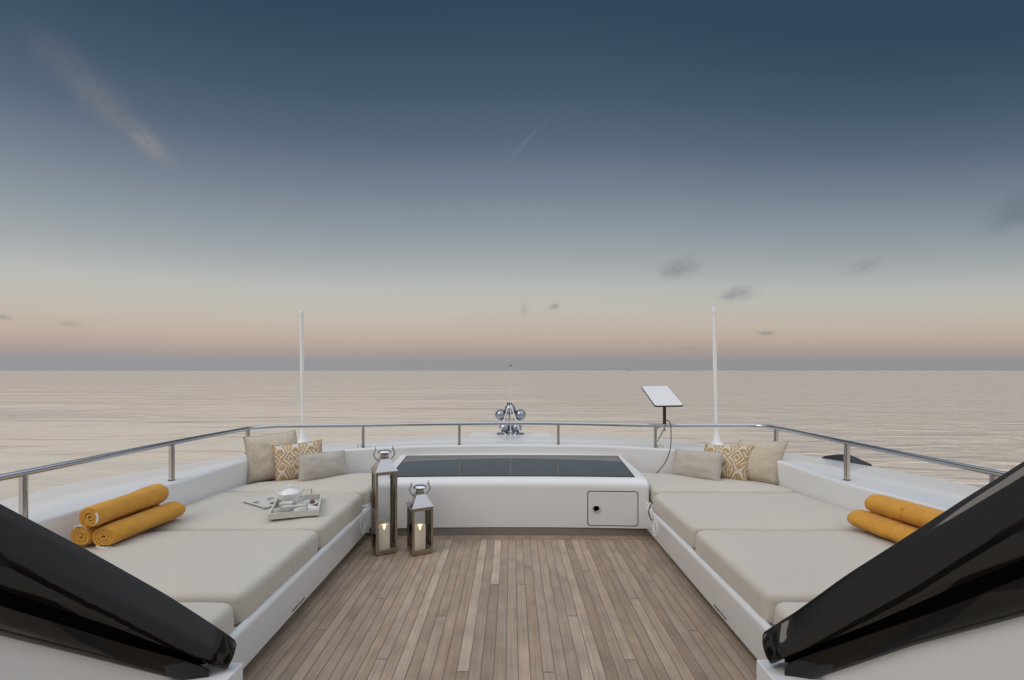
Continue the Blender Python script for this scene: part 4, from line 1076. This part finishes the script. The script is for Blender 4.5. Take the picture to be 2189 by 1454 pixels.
# ------------------------------------------------------------------ tea tray
def build_tray():
    zt = .452
    a = R(19.5); c0 = PZ(572.5, 1112, zt)
    W, L = .325, .46
    ca, sa = math.cos(a), math.sin(a)
    ctr = c0+Vector((ca*W/2-sa*L/2, sa*W/2+ca*L/2, 0))
    r = empty('serving_tray', ctr, a, label='rectangular cream serving tray with bar handles on the left sunbed', cat='tray')
    MB().box((0, 0, .005), (W-.01, L-.01, .008)).build('tray_base', M['traybase'], r)
    w = .012; h = .042
    f = MB().box((0, -L/2+w/2, h/2), (W, w, h)).box((0, L/2-w/2, h/2), (W, w, h)).box((-W/2+w/2, 0, h/2), (w, L-2*w-.0005, h)).box((W/2-w/2, 0, h/2), (w, L-2*w-.0005, h))
    f.build('tray_rim', M['tray'], r, bevel=.0015)
    for sy in (-1, 1):
        for sx in (-.085, .085):
            g = MB()
            g.tube([Vector((sx, sy*(L/2-.006), h-.002)), Vector((sx, sy*(L/2-.006), h+.040))], .0038, 8)
            g.box((sx, sy*(L/2-.006), h+.038), (.011, .011, .016))
            g.build('handle_post', M['steel'], r)
        if sy < 0: MB().tube([Vector((-.078, sy*(L/2-.006), h+.036)), Vector((.078, sy*(L/2-.006), h+.036))], .0095, 12).build('handle_bar', M['tray'], r)
        else: MB().tube([Vector((-.085, sy*(L/2-.006), h+.038)), Vector((.085, sy*(L/2-.006), h+.038))], .004, 8).build('handle_bar', M['steel'], r)
    base = Vector((0, 0, .0095))
    m4 = Matrix.Translation(ctr) @ Matrix.Rotation(a, 4, 'Z')
    def at(x, y, z=.0095): return m4 @ Vector((x, y, z))
    # teapot
    tp = at(-.055, .075)
    t = empty('teapot', tp, R(8), label='wide white porcelain teapot with lid standing at the back of the tray', cat='teapot')
    MB().lathe([(.0, 0), (.048, 0), (.050, .004), (.047, .008), (.058, .025), (.070, .055), (.079, .085), (.082, .098), (.078, .104), (.07, .106)], (0, 0, 0), n=36).build('pot_body', M['porcelain'], t)
    ld = MB().lathe([(.074, .105), (.066, .114), (.045, .124), (.022, .130), (.008, .133), (.006, .139), (.012, .144), (.016, .148), (.012, .152), (0, .153)], (0, 0, 0), n=32).build('lid', M['porcelain'], t)
    pts = [Vector((.073, 0, .085)), Vector((.086, 0, .118)), Vector((.103, 0, .138)), Vector((.120, 0, .130)), Vector((.122, 0, .105)), Vector((.108, 0, .078)), Vector((.088, 0, .052)), Vector((.064, 0, .036))]
    MB().tube(crom(pts, 30), .0062, 10).build('handle', M['porcelain'], t)
    pts = [Vector((-.060, 0, .05)), Vector((-.082, 0, .068)), Vector((-.094, 0, .092)), Vector((-.106, 0, .108))]
    MB().tube(crom(pts, 14), [lerp(.018, .009, k/13) for k in range(14)], 12, cap=False).build('spout', M['porcelain'], t)
    # small square cream jug
    jp = at(-.065, -.075)
    j = empty('cream_jug', jp, R(12), label='square white porcelain jug in front of the teapot on the tray', cat='jug')
    rings = []
    for k, z in ((.026, 0), (.030, .004), (.036, .03), (.043, .062), (.041, .062), (.030, .012)):
        rings.append([Vector((p.x, p.y, z)) for p in round_poly([(-k, -k*.8), (k, -k*.8), (k, k*.8), (-k, k*.8)], k*.35, 4)])
    MB().loft(rings, closed=True, capa=True, capb=True).build('jug_body', M['porcelain'], j)
    MB().box((-.020, -.0322, .049), (.004, .003, .014), 0).build('printed_mark', M['print'], j)
    # saucers
    def saucer(pos, rad, label):
        o = MB().lathe([(0, 0), (rad*.5, 0), (rad*.55, .003), (rad*.97, .013), (rad, .015), (rad*.96, .0165), (rad*.55, .0075), (0, .006)], (0, 0, 0), n=36).build('saucer', M['porcelain']); o.location = pos
        tag(o, label, 'saucer', 'white saucers on the tea tray')
    s1 = at(.068, .045); s2 = at(.070, -.120)
    saucer(s1, .078, 'white saucer at the back of the tray holding a chocolate'); saucer(s2, .080, 'white saucer at the front corner of the tray beside the handle')
    cp = Vector(s2)+Vector((-.02, 0, .008))
    o = MB().lathe([(0, 0), (.018, 0), (.018, .003), (.028, .014), (.034, .030), (.0325, .030), (.026, .013), (0, .006)], (0, 0, 0), n=28).build('bowl', M['porcelain']); o.location = cp
    tag(o, 'tiny white bowl standing on the front saucer', 'bowl')
    cc = Vector(s1)+Vector((.028, .018, .010))
    o = MB().lathe([(0, 0), (.018, .001), (.021, .008), (.017, .017), (.008, .023), (0, .024)], (0, 0, 0), n=18).build('chocolate', M['choc']); o.location = cc
    tag(o, 'round brown chocolate on the back saucer', 'chocolate')
    sp = at(.0, -.185, .010)
    o = MB().tube([Vector((-.06, 0, .001)), Vector((.03, .0, .002))], .0022, 6).lathe([(0, -.002), (.010, -.001), (.012, .001), (0, .0015)], (.042, 0, .003), n=16, sx=1.5).build('teaspoon', M['chrome']); o.location = sp; o.rotation_euler.z = R(15)
    tag(o, 'small steel teaspoon lying at the front of the tray', 'spoon')
    gp = at(-.115, -.165)
    o = MB().lathe([(0, 0), (.017, 0), (.020, .03), (.0215, .045), (.019, .045), (.0175, .008), (0, .006)], (0, 0, 0), n=20).build('sugar_cup', M['porcelain']); o.location = gp
    tag(o, 'small white sugar cup in the near left corner of the tray', 'cup')
build_tray()

def build_paper():
    z = .447
    A, B, C, D = PZ(514.5, 1077, z), PZ(563, 1092, z), PZ(604, 1080, z), PZ(588, 1058, z)
    c = (A+B+C+D)/4; ex = (C-B).normalized(); ang = math.atan2(ex.y, ex.x)
    q = Matrix.Rotation(-ang, 3, 'Z')
    loc = [q @ (p-c) for p in (A, B, C, D)]
    r = empty('newspaper', c, ang, label='folded newspaper lying beside the tea tray on the left sunbed', cat='newspaper')
    def sheet(dz, sc, sh, name, bend=0.0):
        g = []
        for j in range(9):
            row = []
            for i in range(9):
                p = loc[0].lerp(loc[1], j/8).lerp(loc[3].lerp(loc[2], j/8), i/8)*sc+Vector(sh)
                p.z = dz+.003*math.sin(i*.7)+bend*max(0, (2-i))**2*.002
                row.append(p)
            g.append(row)
        top = [[p.copy() for p in row] for row in g]; bot = [[p-Vector((0, 0, .0025)) for p in row] for row in g]
        mb = MB().loft(top, closed=False).loft(bot, closed=False)
        rim = lambda G: G[0]+[row[-1] for row in G[1:]]+G[-1][::-1][1:]+[row[0] for row in G[::-1][1:-1]]
        mb.loft([rim(top), rim(bot)], closed=True)
        return mb.build(name, M['paper'], r)
    sheet(.006, 1.0, (0, 0, 0), 'lower_sheet'); sheet(.013, .985, (.006, .002, 0), 'upper_sheet', 1)
    def strip(px0, py0, px1, py1, w, m, name):
        a = q @ (PZ(px0, py0, z+.018)-c); b = q @ (PZ(px1, py1, z+.018)-c); d = (b-a).normalized(); nn = Vector((-d.y, d.x, 0))*w
        v = [a-nn, b-nn, b+nn, a+nn]
        for p in v: p.z = .0195
        mesh_obj(name, v+[p-Vector((0, 0, .001)) for p in v], [(0, 1, 2, 3), (4, 7, 6, 5), (0, 4, 5, 1), (1, 5, 6, 2), (2, 6, 7, 3), (3, 7, 4, 0)], m, r, smooth=False)
    strip(541, 1075, 553, 1072.3, .007, M['print'], 'headline'); strip(571, 1066.5, 585, 1063.5, .007, M['print'], 'headline')
    strip(545, 1077.5, 556, 1075, .003, M['printgrey'], 'headline'); strip(571, 1070, 586, 1067, .003, M['printgrey'], 'headline')
    strip(577, 1075.5, 592, 1074.5, .02, M['printpic'], 'picture')
build_paper()

# ------------------------------------------------------------------ black mouldings in the foreground
def moulding(s, T, A_, B_, C_, stU, stL, plan, label):
    r = empty('wing_moulding', (s*1.3, 1.6, 0), label=label, cat='moulding', group='glossy black wing mouldings in the foreground')
    og = Vector(r.location)
    def W0(px, py, off): return P(px, py, plan(px)+off)-og
    W = W0; tip = 505.5 if s < 0 else 1629.5
    rings = []
    for px in stU:
        t = interp(T, px); a = max(interp(A_, px), t+.5); th = min(.05, (a-t)*.004)
        k_ = min(1, max(.45, abs(px-tip)/40)); W = lambda a_, b_, c_: W0(a_, b_, c_*k_)
        ring = [W(px, a+2, .08), W(px, a+.6, .012), W(px, a-1.2, .0), W(px, lerp(t, a, .85), .004), W(px, lerp(t, a, .5), .022), W(px, lerp(t, a, .15), .052), W(px, t+2.2, .060), W(px, t+.6, .062), W(px, t, .066), W(px, t+.8, .072), W(px, t+5, .082), W(px, lerp(t, a, .6), .10)]
        rings.append(ring)
    MB().loft(rings, closed=True, capa=True, capb=True).build('upper_panel', M['black_gloss'], r, angle=60)
    rings = []; W = W0
    for px in stL:
        b = interp(B_, px); c = interp(C_, px)
        rings.append([W(px, b+1, .09), W(px, b-.5, .012), W(px, b+.6, .003), W(px, b+2.5, .0), W(px, lerp(b, c, .5), .006), W(px, c-2, .022), W(px, c, .03), W(px, c+3, .10)])
    MB().loft(rings, closed=True, capa=True, capb=True).build('lower_panel', M['black_gloss'], r, angle=60)
    # recess between the two
    g = [[W(px, interp(A_, px)-2, .085), W(px, interp(B_, px)+3, .088)] for px in stL]
    MB().loft(g, closed=False).build('recess', M['black_matte'], r)
    # white pedestal wall under it
    g = []
    for px in stL:
        p = W(px, interp(C_, px)-1.5, .045)+og; q = W(px, interp(C_, px)-1.5, .05)+og
        g.append([p-og, Vector((p.x, p.y, 0))-og, Vector((p.x, p.y+.12, 0))-og, Vector((p.x, p.y+.12, p.z-.05))-og])
    MB().loft(g, closed=True, capa=True, capb=True).build('pedestal', M['white'], r, angle=60)
    return r
T = [(-700,700),(-400,860),(0,1077),(173,1168),(352,1268.6),(440,1325),(480,1351.5),(496,1363),(503,1369.5),(505.5,1377)]
A_ = [(-700,1090),(-400,1160),(0,1260),(244,1342),(447,1419),(470,1428.5),(480,1430.5),(487,1427),(495,1413),(501,1398),(505.5,1378)]
B_ = [(-700,1150),(-400,1203),(0,1293),(135,1334),(271,1377),(379,1406),(433,1424),(447,1434)]
C_ = [(-700,1180),(-400,1255),(0,1359),(190,1405),(379,1453),(430,1466),(447,1470)]
st = [-700,-400,-200]+list(range(0, 480, 30))+[480,484,487,490,493,496,499,501,503,505,505.5]
moulding(-1, T, A_, B_, C_, st, [-700,-400,-200]+list(range(0, 440, 30))+[433,440,444,447], lambda px: 2.3097/(1-.5298*(px-CX)/F), 'glossy black wing moulding on a white pedestal in the left foreground')
T = [(1629.5,1366),(1630.2,1358),(1633,1351.5),(1645,1343),(1659,1334),(1700,1308),(1736,1282),(1806,1231),(1930,1152),(2053.6,1071),(2189,986),(2600,735),(2900,560)]
A_ = [(1629.5,1367),(1630.2,1378),(1633,1391),(1640,1408),(1647,1418.5),(1655,1416.5),(1691,1401),(1858,1336),(2008,1270),(2189,1196),(2600,1040),(2900,930)]
B_ = [(1677,1428),(1691,1414),(1720,1402),(1841,1361),(2054,1286.5),(2189,1231),(2600,1075),(2900,965)]
C_ = [(1677,1470),(1735,1454),(1947,1382),(2189,1317),(2600,1205),(2900,1120)]
st = [1629.5,1630.2,1631.5,1633,1636,1640,1643,1647,1655]+list(range(1670, 2190, 30))+[2220,2400,2600,2900]
moulding(1, T, A_, B_, C_, st, [1677,1684,1691]+list(range(1710, 2190, 30))+[2220,2400,2600,2900], lambda px: (1.76+.5298*.946)/(1+.5298*(px-CX)/F), 'glossy black wing moulding on a white pedestal in the right foreground')
for s, x0, y1, lab in ((-1, 1.040, 1.812, 'left'), (1, .955, 1.832, 'right')):
    o = MB().box((0, 0, 0), (.22, .20, .35)).build('white_plinth', M['white'], bevel=.006); o.location = (s*(x0+.11), y1-.10, .175)
    tag(o, 'white square-edged plinth under the inner tip of the %s black moulding' % lab, 'plinth', 'white plinths at the foot of the mouldings')

# ------------------------------------------------------------------ the boat behind the camera (seen only as reflections)
def build_aft():
    poly = round_poly([(-2.3, -6.0), (2.3, -6.0), (2.1, -2.3), (-2.1, -2.3)], [.3, .3, .9, .9], 8)
    rings = [[Vector((p.x, p.y, z)) for p in poly] for z in (2.95, 3.12)]
    o = MB().loft(rings, closed=True, capa=True, capb=True).build('hardtop_roof', M['white'], bevel=.03); tag(o, kind='structure')
    for sd_ in (-1, 1):
        pr = [(-2.2, .0), (-1.3, .0), (-3.0, 2.95), (-3.9, 2.95)]
        o = MB().loft([[Vector((sd_*x, y, z)) for y, z in pr] for x in (2.0, 2.18)], closed=True, capa=True, capb=True).build('hardtop_leg', M['black_gloss'], bevel=.02); tag(o, kind='structure')
    o = mesh_obj('aft_deck', [(-3.4, -8, -.01), (3.4, -8, -.01), (3.4, .28, -.01), (-3.4, .28, -.01)], [(0, 1, 2, 3)], M['caulk'], smooth=False); tag(o, kind='structure')
    o = MB().box((0, -3.4, .55), (2.2, .7, 1.1)).build('helm_seat', M['darkpole'], bevel=.08); tag(o, kind='structure')
build_aft()
